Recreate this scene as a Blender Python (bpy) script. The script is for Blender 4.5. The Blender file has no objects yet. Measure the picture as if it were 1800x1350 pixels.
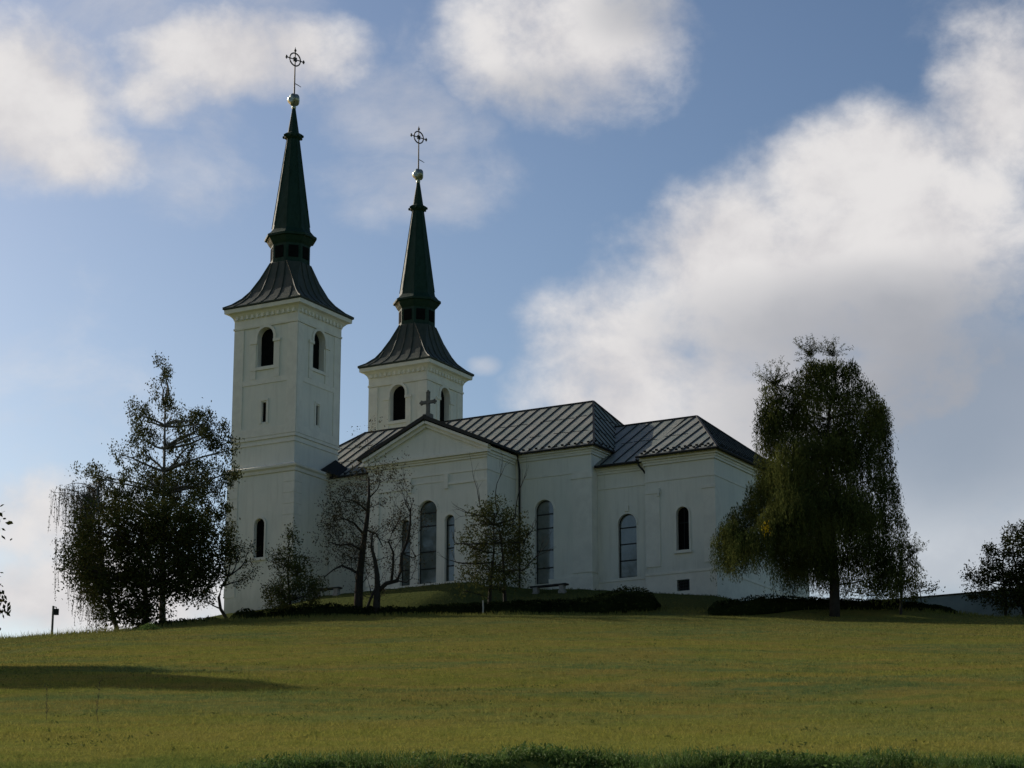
import bpy, bmesh, math, random
import numpy as np
from mathutils import Vector, Matrix
S = bpy.context.scene
COL = S.collection
rad = math.radians
rng = np.random.default_rng(7)

# ------------------------------------------------------------ camera
cam = bpy.data.cameras.new('camera'); co = bpy.data.objects.new('camera', cam); COL.objects.link(co)
cam.sensor_width = 36.0; cam.lens = 82.8; cam.clip_start = 0.5; cam.clip_end = 6000
co.location = (0, 0, 0); co.rotation_euler = (rad(90 + 14.7), 0, 0)
S.camera = co
# ------------------------------------------------------------ light
SUN_AZ, SUN_EL = rad(-51.5), rad(27.0)
sdir = Vector((math.sin(SUN_AZ) * math.cos(SUN_EL), math.cos(SUN_AZ) * math.cos(SUN_EL), math.sin(SUN_EL)))
sl = bpy.data.lights.new('sun', 'SUN'); sl.energy = 3.6; sl.angle = rad(0.55); sl.color = (1.0, 0.93, 0.82)
so = bpy.data.objects.new('sun', sl); COL.objects.link(so)
so.rotation_euler = sdir.to_track_quat('Z', 'Y').to_euler()
S.view_settings.view_transform = 'Standard'; S.view_settings.look = 'None'
S.view_settings.exposure = 0.08; S.view_settings.gamma = 1.0
S.view_settings.use_curve_mapping = False
S.cycles.max_bounces = 6; S.cycles.transparent_max_bounces = 4

# ------------------------------------------------------------ node helpers
class NT:
    def __init__(s, nt): s.nt = nt; nt.nodes.clear()
    def n(s, t, **k):
        nd = s.nt.nodes.new(t)
        for a, b in k.items(): setattr(nd, a, b)
        return nd
    def l(s, a, b): s.nt.links.new(a, b)
    def put(s, sock, v):
        if isinstance(v, bpy.types.NodeSocket): s.l(v, sock)
        else: sock.default_value = v
    def m(s, op, a, b=0.0, c=None, clamp=False):
        nd = s.n('ShaderNodeMath', operation=op, use_clamp=clamp)
        s.put(nd.inputs[0], a); s.put(nd.inputs[1], b)
        if c is not None: s.put(nd.inputs[2], c)
        return nd.outputs[0]
    def mix(s, f, a, b, mode='MIX'):
        nd = s.n('ShaderNodeMix', data_type='RGBA', blend_type=mode)
        s.put(nd.inputs[0], f); s.put(nd.inputs[6], a); s.put(nd.inputs[7], b)
        return nd.outputs[2]
    def noise(s, vec, scale, detail=4, rough=0.55, dist=0.0):
        nd = s.n('ShaderNodeTexNoise'); nd.inputs['Scale'].default_value = scale
        nd.inputs['Detail'].default_value = detail; nd.inputs['Roughness'].default_value = rough
        nd.inputs['Distortion'].default_value = dist
        if vec is not None: s.l(vec, nd.inputs['Vector'])
        return nd.outputs['Fac']
    def ramp(s, f, a, b, smooth=True):
        nd = s.n('ShaderNodeMapRange', interpolation_type='SMOOTHSTEP' if smooth else 'LINEAR')
        s.put(nd.inputs[0], f); nd.inputs[1].default_value = a; nd.inputs[2].default_value = b
        return nd.outputs[0]
    def mapping(s, vec, scale=(1, 1, 1), loc=(0, 0, 0)):
        nd = s.n('ShaderNodeMapping'); nd.inputs['Scale'].default_value = scale; nd.inputs['Location'].default_value = loc
        s.l(vec, nd.inputs[0]); return nd.outputs[0]
def rgb(r, g, b): return (r, g, b, 1.0)

# ------------------------------------------------------------ world: blue sky with clouds
W = bpy.data.worlds.new('World'); S.world = W; W.use_nodes = True
g = NT(W.node_tree)
tc = g.n('ShaderNodeTexCoord'); D = tc.outputs['Generated']
sky = g.n('ShaderNodeTexSky', sky_type='NISHITA', sun_disc=False)
sky.sun_elevation = SUN_EL; sky.sun_rotation = SUN_AZ; sky.altitude = 200
sky.air_density = 1.0; sky.dust_density = 1.4; sky.ozone_density = 3.0
sp = g.n('ShaderNodeSeparateXYZ'); g.l(D, sp.inputs[0]); X_, Y_, Z_ = sp.outputs
n_big = g.noise(D, 9.0, 6, 0.55, 0.15)
n_fine = g.noise(g.mapping(D, (1, 1, 1.3), (3, 1, 2)), 55.0, 7, 0.62, 0.1)
n_wisp = g.noise(g.mapping(D, (1, 1, 1.5), (5, 7, 1)), 18.0, 8, 0.62, 0.25)
def blob(x, z, rx, rz, w=1.0):
    a = g.m('DIVIDE', g.m('SUBTRACT', X_, x), rx); b = g.m('DIVIDE', g.m('SUBTRACT', Z_, z), rz)
    d = g.m('ADD', g.m('MULTIPLY', a, a), g.m('MULTIPLY', b, b))
    return g.m('MULTIPLY', g.m('SUBTRACT', 1.0, d), w)      # 1 in the centre, 0 on the rim, negative outside
def union(bl, k=0.35):
    r = bl[0]
    for b in bl[1:]: r = g.m('SMOOTH_MAX', r, b, k)
    return r
P = lambda px, py, rx, ry, w=1.0: blob((px - 900) / 4140 * 0.962, 0.2536 - (py - 675) / 4140 * 0.922, rx / 4300, ry / 4450, w)
n_bil = g.noise(g.mapping(D, (1, 1, 1.2), (2, 8, 4)), 24.0, 9, 0.58, 0.12)
n_soft = g.noise(g.mapping(D, (1, 1, 1.5), (4, 2, 9)), 6.0, 5, 0.55, 0.4)
field = union([P(20, 190, 180, 140), P(130, 290, 120, 60, .8), P(420, 100, 220, 85), P(270, 170, 80, 60, .6),
               P(990, 60, 220, 140), P(890, 100, 110, 90, .8),
               P(1090, 660, 170, 180), P(1300, 470, 170, 150), P(1540, 300, 190, 110), P(1770, 190, 120, 170, .9),
               P(1420, 640, 360, 270), P(1580, 460, 330, 200),
               P(60, 950, 170, 90, .7), P(130, 1080, 300, 80, .9)])
field = g.m('ADD', field, g.m('MULTIPLY', g.m('SUBTRACT', n_big, 0.5), 1.7))
field = g.m('ADD', field, g.m('MULTIPLY', g.m('SUBTRACT', n_bil, 0.5), 2.5))
field = g.m('ADD', field, g.m('MULTIPLY', g.m('SUBTRACT', n_fine, 0.5), 0.7))
dens = g.m('POWER', g.ramp(field, -0.65, 0.95), 1.1)
thin = union([P(700, 190, 200, 130, 1.1), P(720, 310, 230, 100, .9), P(330, 90, 480, 200, .8), P(250, 320, 260, 120, .5), P(850, 640, 40, 24, 1.3),
              P(1680, 830, 400, 380, 2.4), P(1500, 860, 330, 260, 2.2), P(100, 820, 330, 330, .6), P(1720, 60, 90, 80, .3)])
thin = g.m('ADD', thin, g.m('MULTIPLY', g.m('SUBTRACT', n_wisp, 0.5), 3.2))
thin = g.m('MULTIPLY', g.ramp(thin, 0.0, 1.9), 0.60)
cover = g.m('MAXIMUM', dens, thin)
# the grey, thick belly of the big cloud, fading to blue-grey at the lower right
belly = union([P(1580, 600, 330, 110, .75), P(1700, 720, 260, 220, 1.2), P(1500, 740, 200, 110, .5), P(1760, 800, 200, 100, .4), P(1150, 10, 90, 50, .5), P(960, 170, 130, 40, .3)], .5)
belly = g.m('ADD', belly, g.m('MULTIPLY', g.m('SUBTRACT', n_soft, 0.5), 2.4))
belly = g.ramp(g.m('ADD', belly, g.m('MULTIPLY', g.m('SUBTRACT', n_bil, 0.5), .9)), -0.9, 1.3)
lit = g.m('MULTIPLY', g.ramp(g.m('ADD', n_bil, g.m('MULTIPLY', n_soft, .8)), 0.70, 1.08), 0.75)
ccol = g.mix(lit, rgb(.60, .585, .60), rgb(.79, .77, .76))
ccol = g.mix(belly, ccol, rgb(.345, .36, .40))
skyc = g.mix(1.0, sky.outputs[0], rgb(.098, .098, .098), 'MULTIPLY')
gm = g.n('ShaderNodeGamma'); g.l(skyc, gm.inputs[0]); gm.inputs[1].default_value = 1.55
skyc = g.mix(1.0, gm.outputs[0], rgb(2.09, 1.66, 1.28), 'MULTIPLY')
allc = g.mix(cover, skyc, ccol)
bg = g.n('ShaderNodeBackground'); g.l(allc, bg.inputs[0]); bg.inputs[1].default_value = 1.0
# dividing/multiplying keeps the Background strength in the usual range
bg.inputs[1].default_value = 0.10
allc10 = g.mix(1.0, allc, rgb(10, 10, 10), 'MULTIPLY'); g.l(allc10, bg.inputs[0])
wo = g.n('ShaderNodeOutputWorld'); g.l(bg.outputs[0], wo.inputs[0])
W.cycles.sampling_method = 'MANUAL'; W.cycles.sample_map_resolution = 512

# ------------------------------------------------------------ materials
def pmat(name, col, rough=0.8, var=0.0, vscale=1.0, metal=0.0, spec=0.3, bump=0.0, bscale=20.0, col2=None):
    m = bpy.data.materials.new(name); m.use_nodes = True; g = NT(m.node_tree)
    b = g.n('ShaderNodeBsdfPrincipled'); o = g.n('ShaderNodeOutputMaterial'); g.l(b.outputs[0], o.inputs[0])
    t = g.n('ShaderNodeTexCoord').outputs['Object']
    c2 = col2 or tuple(x * (1 - var) for x in col)
    if var or col2:
        f = g.ramp(g.noise(t, vscale, 6, 0.6), 0.3, 0.7)
        g.l(g.mix(f, rgb(*col), rgb(*c2)), b.inputs['Base Color'])
    else: b.inputs['Base Color'].default_value = rgb(*col)
    b.inputs['Roughness'].default_value = rough; b.inputs['Metallic'].default_value = metal
    b.inputs['Specular IOR Level'].default_value = spec
    if bump:
        bn = g.n('ShaderNodeBump'); bn.inputs['Strength'].default_value = bump; bn.inputs['Distance'].default_value = 0.03
        g.l(g.noise(t, bscale, 5, 0.6), bn.inputs['Height']); g.l(bn.outputs[0], b.inputs['Normal'])
    return m
def plaster_mat():
    m = bpy.data.materials.new('white_plaster'); m.use_nodes = True; g = NT(m.node_tree)
    b = g.n('ShaderNodeBsdfPrincipled'); o = g.n('ShaderNodeOutputMaterial'); g.l(b.outputs[0], o.inputs[0])
    t = g.n('ShaderNodeTexCoord').outputs['Object']
    streak = g.ramp(g.noise(g.mapping(t, (2.2, 2.2, .25)), 1.2, 6, 0.65), 0.45, 0.8)
    patch = g.ramp(g.noise(t, 0.35, 5, 0.6), 0.3, 0.72)
    c = g.mix(patch, rgb(.73, .725, .635), rgb(.65, .665, .59))
    c = g.mix(g.m('MULTIPLY', streak, .45), c, rgb(.48, .48, .41))
    sz = g.n('ShaderNodeSeparateXYZ'); g.l(t, sz.inputs[0]); zz = sz.outputs[2]
    wn = g.noise(g.mapping(t, (1.0, 1.0, .5)), 1.6, 6, .7)
    damp = g.ramp(g.m('ADD', zz, g.m('MULTIPLY', wn, 3.4)), 3.6, 1.6)          # rising damp and moss at the foot
    c = g.mix(g.m('MULTIPLY', damp, .45), c, rgb(.36, .38, .31))
    drip = g.ramp(g.noise(g.mapping(t, (5.5, 5.5, .16), (1, 3, 0)), 1.0, 5, .7), .56, .74)
    c = g.mix(g.m('MULTIPLY', drip, .28), c, rgb(.38, .38, .33))
    g.l(c, b.inputs['Base Color']); b.inputs['Roughness'].default_value = .9
    b.inputs['Specular IOR Level'].default_value = .2
    bn = g.n('ShaderNodeBump'); bn.inputs['Strength'].default_value = .25; bn.inputs['Distance'].default_value = .02
    g.l(g.noise(t, 9, 6, .6), bn.inputs['Height']); g.l(bn.outputs[0], b.inputs['Normal'])
    return m
def roof_mat(name, c1, c2, c3, metal=.35, rough=.5):
    m = bpy.data.materials.new(name); m.use_nodes = True; g = NT(m.node_tree)
    b = g.n('ShaderNodeBsdfPrincipled'); o = g.n('ShaderNodeOutputMaterial'); g.l(b.outputs[0], o.inputs[0])
    t = g.n('ShaderNodeTexCoord').outputs['Object']
    a = g.ramp(g.noise(t, .8, 5, .6), .3, .7); f = g.ramp(g.noise(g.mapping(t, (1, 1, .4)), 4, 6, .7), .4, .75)
    c = g.mix(a, rgb(*c1), rgb(*c2)); c = g.mix(g.m('MULTIPLY', f, .6), c, rgb(*c3))
    g.l(c, b.inputs['Base Color'])
    g.l(g.m('ADD', g.m('MULTIPLY', f, .25), rough - .1), b.inputs['Roughness']); b.inputs['Metallic'].default_value = metal; b.inputs['Specular IOR Level'].default_value = .2
    bn = g.n('ShaderNodeBump'); bn.inputs['Strength'].default_value = .5; bn.inputs['Distance'].default_value = .03
    g.l(g.noise(t, 2.5, 3, .5), bn.inputs['Height']); g.l(bn.outputs[0], b.inputs['Normal'])
    return m
def leaf_mat(name, c1, c2, c3=None, trans=.25, scale=.6):
    m = bpy.data.materials.new(name); m.use_nodes = True; g = NT(m.node_tree)
    t = g.n('ShaderNodeTexCoord').outputs['Object']
    f = g.ramp(g.noise(t, scale, 4, .6), .35, .65)
    c = g.mix(f, rgb(*c1), rgb(*c2))
    if c3: c = g.mix(g.ramp(g.noise(t, scale * 9, 2, .5), .55, .7), c, rgb(*c3))
    d = g.n('ShaderNodeBsdfDiffuse'); tr = g.n('ShaderNodeBsdfTranslucent'); mx = g.n('ShaderNodeMixShader')
    g.l(c, d.inputs[0]); g.l(c, tr.inputs[0]); mx.inputs[0].default_value = trans
    g.l(d.outputs[0], mx.inputs[1]); g.l(tr.outputs[0], mx.inputs[2])
    o = g.n('ShaderNodeOutputMaterial'); g.l(mx.outputs[0], o.inputs[0]); return m
def meadow_color(g, gain=1.0, lush=False):
    t = g.n('ShaderNodeTexCoord').outputs['Object']
    big = g.ramp(g.noise(g.mapping(t, (.45, 1, .0)), .13, 5, .6), .42, .60)
    mid = g.ramp(g.noise(g.mapping(t, (.5, 1, .0), (9, 3, 0)), .42, 6, .7), .42, .62)
    spot = g.ramp(g.noise(g.mapping(t, (.7, 1, .0), (2, 5, 0)), 1.2, 5, .75), .57, .68)
    fin = g.ramp(g.noise(t, 2.6, 6, .7), .35, .7)
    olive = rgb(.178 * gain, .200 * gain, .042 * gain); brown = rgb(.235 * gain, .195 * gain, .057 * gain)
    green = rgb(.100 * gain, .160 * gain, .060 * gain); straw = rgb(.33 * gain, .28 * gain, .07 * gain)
    c = g.mix(big, olive, green); c = g.mix(g.m('MULTIPLY', mid, .9), c, brown)
    c = g.mix(g.m('MULTIPLY', fin, .5), c, straw)
    c = g.mix(g.m('MULTIPLY', spot, .8), c, rgb(.065 * gain, .085 * gain, .028 * gain))
    # garden lawn round the church is greener; weeds on the near bank too
    sp = g.n('ShaderNodeSeparateXYZ'); g.l(t, sp.inputs[0]); yy = sp.outputs[1]
    wob = g.m('ADD', yy, g.m('MULTIPLY', g.m('SUBTRACT', fin, .5), .6))
    lawn = g.ramp(wob, 139.3, 140.2)
    c = g.mix(lawn, c, rgb(.062 * gain, .085 * gain, .030 * gain))
    near = g.ramp(g.m('SUBTRACT', g.m('ADD', yy, g.m('MULTIPLY', mid, 2.0)), 0), 40.4, 38.2)
    near2 = g.ramp(yy, 41, 58)
    c = g.mix(g.m('MULTIPLY', g.m('SUBTRACT', 1.0, near2), .55), c, rgb(.285 * gain, .280 * gain, .062 * gain))
    far = g.ramp(yy, 75, 138)
    c = g.mix(g.m('MULTIPLY', far, .55), c, rgb(.110 * gain, .120 * gain, .042 * gain))
    c = g.mix(g.m('MULTIPLY', near, .55), c, rgb(.10 * gain, .16 * gain, .035 * gain))
    return c, near
def ground_mat():
    m = bpy.data.materials.new('meadow_ground'); m.use_nodes = True; g = NT(m.node_tree)
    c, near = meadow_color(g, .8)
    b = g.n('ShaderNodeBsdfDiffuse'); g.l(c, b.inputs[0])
    t = g.n('ShaderNodeTexCoord').outputs['Object']
    bn = g.n('ShaderNodeBump'); bn.inputs['Strength'].default_value = .7; bn.inputs['Distance'].default_value = .12
    g.l(g.noise(t, 3.5, 6, .7), bn.inputs['Height']); g.l(bn.outputs[0], b.inputs['Normal'])
    o = g.n('ShaderNodeOutputMaterial'); g.l(b.outputs[0], o.inputs[0]); return m
def grass_mat():
    m = bpy.data.materials.new('meadow_grass'); m.use_nodes = True; g = NT(m.node_tree)
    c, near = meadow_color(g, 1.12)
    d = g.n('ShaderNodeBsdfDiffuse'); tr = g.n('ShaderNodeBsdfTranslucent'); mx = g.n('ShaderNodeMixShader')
    g.l(c, d.inputs[0]); g.l(c, tr.inputs[0]); mx.inputs[0].default_value = .3
    g.l(d.outputs[0], mx.inputs[1]); g.l(tr.outputs[0], mx.inputs[2])
    o = g.n('ShaderNodeOutputMaterial'); g.l(mx.outputs[0], o.inputs[0]); return m
def glass_mat():
    m = bpy.data.materials.new('window_glass'); m.use_nodes = True; g = NT(m.node_tree)
    b = g.n('ShaderNodeBsdfPrincipled'); o = g.n('ShaderNodeOutputMaterial'); g.l(b.outputs[0], o.inputs[0])
    t = g.n('ShaderNodeTexCoord').outputs['Object']
    g.l(g.mix(g.ramp(g.noise(t, 1.3, 4), .3, .7), rgb(.075, .092, .080), rgb(.125, .145, .13)), b.inputs['Base Color'])
    b.inputs['Roughness'].default_value = .09; b.inputs['Specular IOR Level'].default_value = 1.0
    b.inputs['Coat Weight'].default_value = .6; b.inputs['Coat Roughness'].default_value = .03
    bn = g.n('ShaderNodeBump'); bn.inputs['Strength'].default_value = .15; bn.inputs['Distance'].default_value = .05
    g.l(g.noise(t, 1.1, 2, .5), bn.inputs['Height']); g.l(bn.outputs[0], b.inputs['Normal'])
    return m
M = dict(
    plaster=plaster_mat(),
    trim=pmat('white_trim', (.74, .735, .645), .9, .12, 1.5),
    roof=roof_mat('seamed_metal_roof', (.26, .26, .22), (.165, .20, .172), (.30, .285, .24), .0, .6),
    troof=roof_mat('green_metal_roof', (.050, .060, .046), (.030, .044, .034), (.075, .078, .062), .0, .6),
    spire=roof_mat('dark_green_copper', (.008, .031, .019), (.011, .037, .023), (.006, .021, .013), .0, .7),
    seam=pmat('roof_seam', (.022, .026, .025), .6, .3, 3, spec=.2),
    dark=pmat('dark_metal', (.018, .02, .02), .6, .2, 3, spec=.2),
    iron=pmat('wrought_iron', (.05, .055, .06), .5, .2, 6, .3),
    orb=pmat('copper_orb', (.42, .48, .40), .32, .6, 5, .75, .5, .3, 9),
    glass=glass_mat(),
    void=pmat('opening_shade', (.008, .009, .009), .95, .4, 3, spec=.05),  # near-black colour stands in for the unlit inside of openings
    stone=pmat('grey_stone', (.16, .16, .15), .9, .35, 4, bump=.4, bscale=14),
    bench_stone=pmat('bench_stone', (.30, .30, .28), .9, .3, 6),
    wood=pmat('dark_wood', (.045, .04, .035), .8, .4, 5),
    bark=pmat('dark_bark', (.035, .032, .027), .95, .4, 3, bump=.6, bscale=12),
    bark_b=pmat('birch_bark', (.20, .19, .17), .9, 0, 4, bump=.3, bscale=12, col2=(.05, .05, .045)),
    ground=ground_mat(), grass=grass_mat(),
    birch=leaf_mat('birch_leaves', (.045, .055, .022), (.075, .085, .032), (.10, .095, .035), .22),
    dleaf=leaf_mat('dark_green_leaves', (.028, .040, .014), (.050, .058, .018), (.085, .065, .022), .15),
    willow=leaf_mat('willow_leaves', (.030, .045, .014), (.105, .120, .034), (.13, .14, .045), .3, .45),
    wyellow=leaf_mat('yellow_willow_leaves', (.55, .40, .02), (.45, .30, .02), None, .3),
    yshrub=leaf_mat('autumn_shrub_leaves', (.072, .086, .028), (.045, .052, .022), (.13, .125, .04), .2),
    brown=leaf_mat('sparse_brown_leaves', (.075, .065, .04), (.05, .05, .03), None, .2),
    hedge=leaf_mat('hedge_leaves', (.010, .016, .007), (.018, .027, .010), (.035, .045, .015), .05),
    weed=leaf_mat('weed_leaves', (.045, .085, .022), (.10, .165, .045), (.26, .30, .15), .35, 2.6),
    mweed=leaf_mat('meadow_weed_leaves', (.09, .12, .035), (.14, .15, .04), (.22, .21, .09), .25, 1.2),
    gwall=pmat('shaded_grey_green_plaster', (.28, .34, .32), .9, .2, 1.2),  # plaster colour lowered, so the wall's shade is painted in
    pale=pmat('pale_wood', (.42, .41, .37), .9, .3, 9),
)

# ------------------------------------------------------------ object helpers
def tag(o, label=None, cat=None, group=None, kind=None):
    if label: o['label'] = label
    if cat: o['category'] = cat
    if group: o['group'] = group
    if kind: o['kind'] = kind
    return o
def empty(name, loc, rz=0.0, **k):
    o = bpy.data.objects.new(name, None); COL.objects.link(o); o.location = loc; o.rotation_euler = (0, 0, rz)
    o.empty_display_size = .3
    return tag(o, **k)
def link_mesh(name, me, mat, parent=None, loc=(0, 0, 0)):
    o = bpy.data.objects.new(name, me); COL.objects.link(o); o.location = loc
    if mat is not None: me.materials.append(mat)
    if parent is not None: o.parent = parent
    return o
def np_mesh(name, V, F, smooth=False):
    V = np.asarray(V, dtype=np.float32); F = np.asarray(F, dtype=np.int32); k = F.shape[1]
    me = bpy.data.meshes.new(name); me.vertices.add(len(V)); me.vertices.foreach_set('co', V.ravel())
    me.loops.add(F.size); me.loops.foreach_set('vertex_index', F.ravel())
    me.polygons.add(len(F)); me.polygons.foreach_set('loop_start', np.arange(0, F.size, k, dtype=np.int32))
    me.polygons.foreach_set('loop_total', np.full(len(F), k, dtype=np.int32))
    if smooth: me.polygons.foreach_set('use_smooth', np.ones(len(F), dtype=bool))
    me.update(calc_edges=True); return me
class MB:
    """collects simple solids and links them as ONE mesh"""
    def __init__(s): s.v = []; s.f = []
    def add(s, vs, fs):
        o = len(s.v); s.v += [tuple(v) for v in vs]; s.f += [tuple(i + o for i in f) for f in fs]; return s
    def box(s, x0, x1, y0, y1, z0, z1):
        return s.add([(x0, y0, z0), (x1, y0, z0), (x1, y1, z0), (x0, y1, z0), (x0, y0, z1), (x1, y0, z1), (x1, y1, z1), (x0, y1, z1)],
                     [(0, 3, 2, 1), (4, 5, 6, 7), (0, 1, 5, 4), (1, 2, 6, 5), (2, 3, 7, 6), (3, 0, 4, 7)])
    def bar(s, a, b, w, h, up=(0, 0, 1)):
        """rectangular bar from a to b; w across, h along up"""
        a = Vector(a); b = Vector(b); d = (b - a).normalized(); u = Vector(up); sd = d.cross(u).normalized(); u = sd.cross(d).normalized()
        vs = [p + sd * (i * w / 2) + u * (j * h / 2) for p in (a, b) for i, j in ((-1, -1), (1, -1), (1, 1), (-1, 1))]
        return s.add(vs, [(0, 1, 2, 3), (7, 6, 5, 4), (0, 4, 5, 1), (1, 5, 6, 2), (2, 6, 7, 3), (3, 7, 4, 0)])
    def tube(s, pts, rs, n=8):
        pts = [Vector(p) for p in pts]; base = len(s.v); vs = []; fs = []
        for i, p in enumerate(pts):
            d = (pts[min(i + 1, len(pts) - 1)] - pts[max(i - 1, 0)]).normalized()
            a = d.orthogonal().normalized() if abs(d.z) > .95 else d.cross(Vector((0, 0, 1))).normalized()
            b = d.cross(a); r = rs[i] if hasattr(rs, '__len__') else rs
            vs += [p + (a * math.cos(t) + b * math.sin(t)) * r for t in [2 * math.pi * k / n for k in range(n)]]
        for i in range(len(pts) - 1):
            fs += [(i * n + k, i * n + (k + 1) % n, (i + 1) * n + (k + 1) % n, (i + 1) * n + k) for k in range(n)]
        fs += [tuple(range(n))[::-1], tuple((len(pts) - 1) * n + k for k in range(n))]
        return s.add(vs, fs)
    def loft(s, rings, cap=True):
        n = len(rings[0]); vs = [v for r in rings for v in r]; fs = []
        for i in range(len(rings) - 1):
            fs += [(i * n + k, i * n + (k + 1) % n, (i + 1) * n + (k + 1) % n, (i + 1) * n + k) for k in range(n)]
        if cap: fs += [tuple(range(n))[::-1], tuple((len(rings) - 1) * n + k for k in range(n))]
        return s.add(vs, fs)
    def slab(s, poly, t):
        """thin slab below a planar polygon (top surface = poly), thickness t downwards"""
        n = len(poly); vs = [tuple(p) for p in poly] + [(p[0], p[1], p[2] - t) for p in poly]
        return s.add(vs, [tuple(range(n)), tuple(range(2 * n - 1, n - 1, -1))] + [(k, n + k, n + (k + 1) % n, (k + 1) % n) for k in range(n)])
    def build(s, name, mat, parent=None, smooth=False, loc=(0, 0, 0)):
        me = bpy.data.meshes.new(name); me.from_pydata(s.v, [], s.f); me.update()
        bm = bmesh.new(); bm.from_mesh(me); bmesh.ops.recalc_face_normals(bm, faces=bm.faces); bm.to_mesh(me); bm.free()
        if smooth:
            for p in me.polygons: p.use_smooth = True
        return link_mesh(name, me, mat, parent, loc)

def arch(cx, hw, z0, ztop, n=14):
    """outline of a round-headed opening in (u,z)"""
    zs = ztop - hw
    return [(cx - hw, z0), (cx + hw, z0)] + [(cx + hw * math.cos(math.pi * k / n), zs + hw * math.sin(math.pi * k / n)) for k in range(n + 1)]
def rect(a, b, z0, z1): return [(a, z0), (b, z0), (b, z1), (a, z1)]
def panel_mesh(outline, holes, t):
    """flat wall panel in the XZ plane with real openings; front at y=0, back at y=t"""
    cu = bpy.data.curves.new('c', 'CURVE'); cu.dimensions = '2D'; cu.fill_mode = 'BOTH'; cu.extrude = t / 2
    for pl in [outline] + list(holes):
        sp = cu.splines.new('POLY'); sp.points.add(len(pl) - 1); sp.use_cyclic_u = True
        for i, (u, z) in enumerate(pl): sp.points[i].co = (u, z, 0, 1)
    ob = bpy.data.objects.new('c', cu); COL.objects.link(ob)
    dg = bpy.context.evaluated_depsgraph_get(); dg.update()
    me = bpy.data.meshes.new_from_object(ob.evaluated_get(dg))
    bpy.data.objects.remove(ob); bpy.data.curves.remove(cu)
    vs = [(v.co.x, -v.co.z + t / 2, v.co.y) for v in me.vertices]; fs = [tuple(p.vertices) for p in me.polygons]
    bpy.data.meshes.remove(me); return vs, fs
def face_T(kind, c):
    """maps a south-facing panel (u, depth, z) onto a side: S: y=c facing -y, E: x=c facing +x, N, W"""
    if kind == 'S': return lambda u, d, z: (u, c + d, z)
    if kind == 'E': return lambda u, d, z: (c - d, u, z)
    if kind == 'N': return lambda u, d, z: (u, c - d, z)
    return lambda u, d, z: (c + d, u, z)
def add_panel(mb, kind, c, outline, holes, t):
    T = face_T(kind, c); vs, fs = panel_mesh(outline, holes, t); mb.add([T(*v) for v in vs], fs)
def archivolt(mb, T, cx, hw, z0, ztop, w, out, n=14, legs=True):
    """raised surround following a round head, as a strip of thickness out"""
    inner = arch(cx, hw, z0, ztop, n)[1:] + [(cx - hw, z0)]
    outer = arch(cx, hw + w, z0, ztop + w, n)[1:] + [(cx - hw - w, z0)]
    vs = []; k = len(inner)
    for (u, z) in inner: vs += [T(u, -out, z), T(u, .02, z)]
    for (u, z) in outer: vs += [T(u, -out, z), T(u, .02, z)]
    fs = []
    for i in range(k - 1):
        a, b, c, d = 2 * i, 2 * (i + 1), 2 * k + 2 * (i + 1), 2 * k + 2 * i
        fs += [(a, b, c, d), (d, c, c + 1, d + 1), (b, a, a + 1, b + 1)]
    fs += [(0, 2 * k, 2 * k + 1, 1), (2 * (k - 1), 2 * (k - 1) + 1, 4 * k - 1, 4 * k - 2)]
    mb.add(vs, fs)
def tbox(mb, T, u0, u1, d0, d1, z0, z1):
    vs = [T(u, d, z) for z in (z0, z1) for u, d in ((u0, d0), (u1, d0), (u1, d1), (u0, d1))]
    mb.add(vs, [(0, 1, 2, 3), (4, 5, 6, 7), (0, 1, 5, 4), (1, 2, 6, 5), (2, 3, 7, 6), (3, 0, 4, 7)])

# ------------------------------------------------------------ the ground
CH_O = np.array([-15.168, 160.0]); CA = rad(-29.8); cc, ss = math.cos(CA), math.sin(CA)
def to_church(x, y):
    dx, dy = x - CH_O[0], y - CH_O[1]; return dx * cc + dy * ss, -dx * ss + dy * cc
def to_world(u, v): return CH_O[0] + u * cc - v * ss, CH_O[1] + u * ss + v * cc
def sstep(t): t = np.clip(t, 0, 1); return t * t * (3 - 2 * t)
def wob(x, y, s):
    return (np.sin(x / s * 1.7 + 1.3) * np.cos(y / s * 1.3 + .4) + .6 * np.sin(x / s * 3.1 + y / s * 2.3 + 2.0) + .4 * np.cos(y / s * 4.9 - x / s * 2.7)) / 2
def lip(x): return 37.3 - 3.4 * sstep((-2.6 - x) / 2.5) - .8 * sstep((x - 4) / 2) * sstep((9 - x) / 2) + (.55 * np.sin(x * 1.1 + .6) + .4 * np.sin(x * 2.3) + .25 * np.sin(x * 4.3 + 1)) * sstep((x + 4.5) / 2)
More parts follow.
